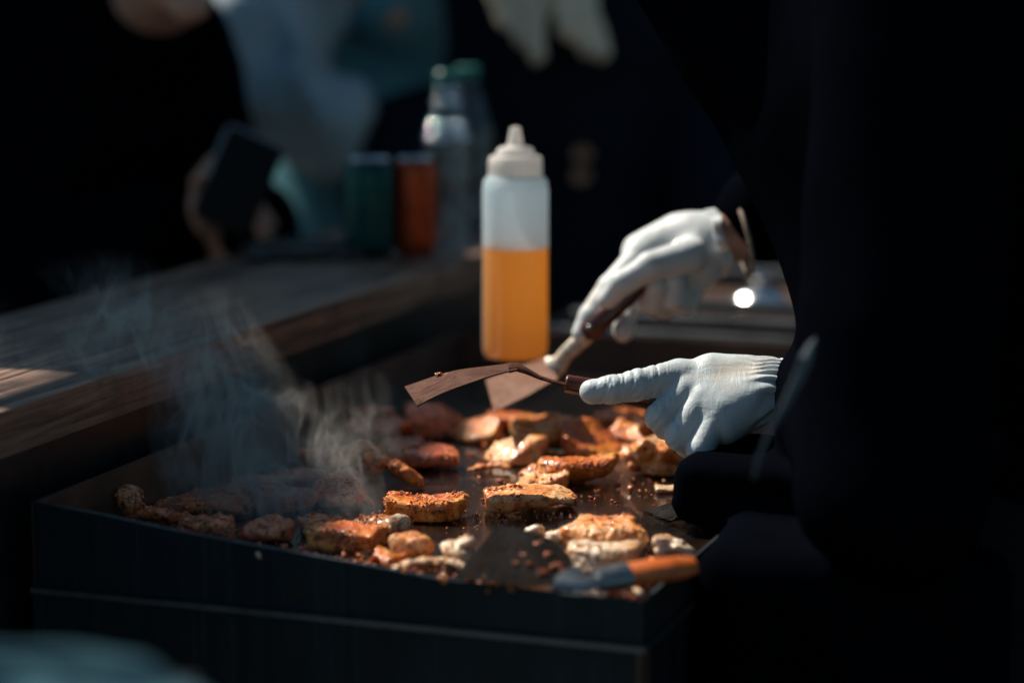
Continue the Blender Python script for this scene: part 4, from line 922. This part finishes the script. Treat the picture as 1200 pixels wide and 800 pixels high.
V, Q = prims_mesh([('b', pa+ux*Lx/2+uy*Ly/2, np.array([ux, uy, un]), (Lx/2, Ly/2, .006), .006)], .0022, .001, .005); mesh_obj('phone_body', V, Q, M['phone'], t)
bm = bmesh.new(); cs = [pa+uy*.03, pa+uy*.008, pa+ux*.003+uy*.002, pa+ux*.01, pa+ux*Lx*.9]; cs = [pa+uy*Ly*.6]+cs
tube(bm, [c-un*.001 for c in cs], .0030, 8); bm_obj('phone_edge', bm, M['steel'], t, smooth=True)

# customer in slate-blue sleeves and dark teal coat
J = std_joints(hp(455, 300, 3.75)[:2], math.radians(-100), 1.80)
J['elR'] = hp(275, 85, 3.5); J['shR'] = hp(330, -40, 3.6); J['wrR'] = hp(362, 138, 3.45); J['elL'] = hp(560, 110, 3.7); J['wrL'] = hp(440, -8, 3.5); J['shL'] = hp(540, -70, 3.7)
h3 = hand_mesh(hp(440, 0, 3.48), np.array([-.7,0,.6]), (0,-1,.1), .7, 1., 1, .003); h4 = hand_mesh(hp(366, 150, 3.44), np.array([.7,-.1,-.5]), (0,-.6,.6), .6, 1., 1, .003)
cu = person('customer in dark teal coat with slate blue sleeves, behind the drinks cans', J, M['teal_cloth'], M['trousers'], hands=(h3,), hair=(M['dark_hair'], []), fat=.03)
sl = prims_mesh([('c', J['shR'], J['elR'], .115, .100, .03), ('c', J['elR'], J['wrR']+[.0,0,-.0], .095, .062, .03), ('c', J['shR']+[.02,0,0], hp(380,-12,3.52), .10, .06, .03)], .009, .03, .03, fold_disp(.034, 12, 2))
mesh_obj('sleeve', *sl, M['slate_cloth'], cu)

# customer with long blonde hair and black coat
J = std_joints(hp(665, 300, 3.7)[:2], math.radians(-95), 1.70)
hd = J['head']
locks = []
for (x0, x1, yb, d_) in ((585, 592, 25, 3.41), (600, 612, 45, 3.40), (618, 630, 66, 3.39), (645, 668, 40, 3.40), (660, 690, 58, 3.41), (678, 704, 62, 3.43)):
    a = hd+(hp((x0+x1)/2, -120, d_)-hd)*.6; locks += [('c', hd+[0,0,.02], a, .07, .05, .02), ('c', a, hp(x0, -30, d_-.02), .045, .028, .012), ('c', hp(x0, -30, d_-.02), hp(x1, yb, d_-.04), .022, .011, .006)]
P3 = person('customer with long blonde hair over a black coat, at the back behind the squeeze bottle', J, M['navy_cloth'], M['trousers'], hair=(M['hair'], locks, .006), fat=.05)

# two brass buttons on her coat
for x, y in ((683,182),(682,207)):
    bm = bmesh.new(); lathe(bm, [(0,0),(.013,0),(.0145,.002),(.013,.005),(0,.006)], hp(x, y, 3.42), 20, axis=(-.25,-.72,.65)); bm_obj('coat_button', bm, M['brass'], P3, smooth=True)

# crumpled cloth on a small table, close to the camera
t = tag(empty('side_table', hp(60, 775, 1.12)*[1,1,0]), 'small black side table in front of the griddle, carrying the crumpled cloth', 'table')
pt = hp(70, 838, 1.12); zt = pt[2]-.012
bm = bmesh.new(); hexa(bm, [(pt[0]+x, pt[1]+y, zt+z) for z in (-.03, 0) for x, y in ((-.3,-.10),(.05,-.10),(.05,.10),(-.3,.10))]); bm_obj('tabletop', bm, M['black'], t, bevel=.003)
for x, y in ((-.28,-.08),(.03,-.08),(.03,.08),(-.28,.08)):
    bm = bmesh.new(); tube(bm, [(pt[0]+x, pt[1]+y, 0), (pt[0]+x, pt[1]+y, zt-.03)], .014, 10); bm_obj('leg', bm, M['steel_dark'], t, smooth=True)
def ragfn(X, Y, Z):
    x = (X-pt[0]+.055)/.125; y = (Y-pt[1]-.02)/.075
    top = .030*np.sqrt(np.clip(1-(x*x)**1.3-y*y, 0, 1)) + .008*np.sin(9*vnoise(X*16, Y*16, Z*6+3)) * np.clip(1.2-x*x-y*y, 0, 1)
    D = (Z-zt-top)*.55; D = np.maximum(D, (np.sqrt(x*x+y*y)-1)*.04); return np.maximum(D, zt+.0006-Z)
V, Q = field_mesh(ragfn, (pt[0]-.22, pt[1]-.09, zt-.004), (pt[0]+.10, pt[1]+.12, zt+.05), .0028)
tag(mesh_obj('crumpled_cloth', V, Q, M['rag']), 'crumpled blue grey cloth lying close in the bottom corner of the picture', 'cloth')

# ------------------------------------------------------------------ smoke
def smoke(name, c, r, dens, sc, thr, seed, label, lean=(0,0)):
    bm = bmesh.new(); bmesh.ops.create_cube(bm, size=2)
    me = bpy.data.meshes.new(name); bm.to_mesh(me); bm.free(); o = bpy.data.objects.new(name, me); COL.objects.link(o)
    o.location = c; o.scale = r; o.rotation_euler = (0, 0, GROT)
    m = bpy.data.materials.new(name+'_volume'); m.use_nodes = True; T = m.node_tree; T.nodes.remove(T.nodes['Principled BSDF']); out = T.nodes['Material Output']
    b = NB.__new__(NB); b.m, b.t, b.out = m, T, out
    tc = b.n('ShaderNodeTexCoord'); geo = tc.outputs['Object']
    mp = b.n('ShaderNodeMapping'); T.links.new(geo, mp.inputs[0]); mp.inputs['Scale'].default_value = (r[0]*sc, r[1]*sc, r[2]*sc*.55); mp.inputs['Location'].default_value = (seed, seed*2, seed*.7)
    sep = b.n('ShaderNodeSeparateXYZ'); T.links.new(geo, sep.inputs[0])
    wn = b.n('ShaderNodeTexNoise', i_Scale=.6, i_Detail=2.); T.links.new(mp.outputs[0], wn.inputs['Vector'])
    wa = b.n('ShaderNodeVectorMath', operation='MULTIPLY_ADD'); T.links.new(wn.outputs['Color'], wa.inputs[0]); wa.inputs[1].default_value = (3.6, 3.6, 2.6); T.links.new(mp.outputs[0], wa.inputs[2])
    n1 = b.n('ShaderNodeTexNoise', i_Scale=1., i_Detail=3., i_Roughness=.5); T.links.new(wa.outputs[0], n1.inputs['Vector'])
    rd = b.math('ABSOLUTE', b.math('SUBTRACT', n1.outputs['Fac'], .5))          # thin sheets where the noise crosses its mean
    fil = b.math('POWER', b.math('SUBTRACT', 1., b.math('MULTIPLY', rd, 13.), clamp=True), 2.)
    soft = b.math('MULTIPLY', b.math('SUBTRACT', n1.outputs['Fac'], thr, clamp=True), 1.1)
    # mask: leaning column fading to every face
    zx = b.math('SUBTRACT', sep.outputs[0], b.math('MULTIPLY', sep.outputs[2], lean[0])); zy = b.math('SUBTRACT', sep.outputs[1], b.math('MULTIPLY', sep.outputs[2], lean[1]))
    rr = b.math('SQRT', b.math('ADD', b.math('MULTIPLY', zx, zx), b.math('MULTIPLY', zy, zy)))
    wsp = b.n('ShaderNodeTexNoise', i_Scale=.35, i_Detail=0.); T.links.new(mp.outputs[0], wsp.inputs['Vector'])
    mk = b.math('MULTIPLY', b.math('SUBTRACT', b.math('ADD', -.55, b.math('MULTIPLY', wsp.outputs['Fac'], 2.0)), rr, clamp=True), 2.4)
    mz = b.math('MULTIPLY', b.math('MULTIPLY', b.math('SUBTRACT', 1., sep.outputs[2]), .75, clamp=True), b.math('MULTIPLY', b.math('ADD', sep.outputs[2], 1.), 5., clamp=True))
    f = b.math('MULTIPLY', b.math('MULTIPLY', mk, mz), b.math('ADD', b.math('MULTIPLY', fil, .8), soft))
    pv = b.n('ShaderNodeVolumePrincipled'); pv.inputs['Color'].default_value = (.95,.93,.90,1); pv.inputs['Anisotropy'].default_value = .2
    T.links.new(b.math('MULTIPLY', f, dens*1.9), pv.inputs['Density']); T.links.new(pv.outputs[0], out.inputs['Volume'])
    me.materials.append(m); tag(o, label, 'smoke', kind='stuff'); return o
smoke('smoke', gp(.38, .17, .99), (.13, .16, .095), 26, 24, .54, 5.3, 'pale column of smoke rising over the shaded food at the back guard', (-.25, .1))
smoke('smoke', gp(.41, .50, .985), (.09, .18, .09), 9, 24, .56, 7.7, 'thin smoke drifting over the far end of the griddle', (-.2, .1))
smoke('smoke', gp(.53, .16, 1.045), (.11, .20, .042), 14, 24, .56, 11.1, 'faint smoke wisps drifting over the wooden counter', (-.4, .1))
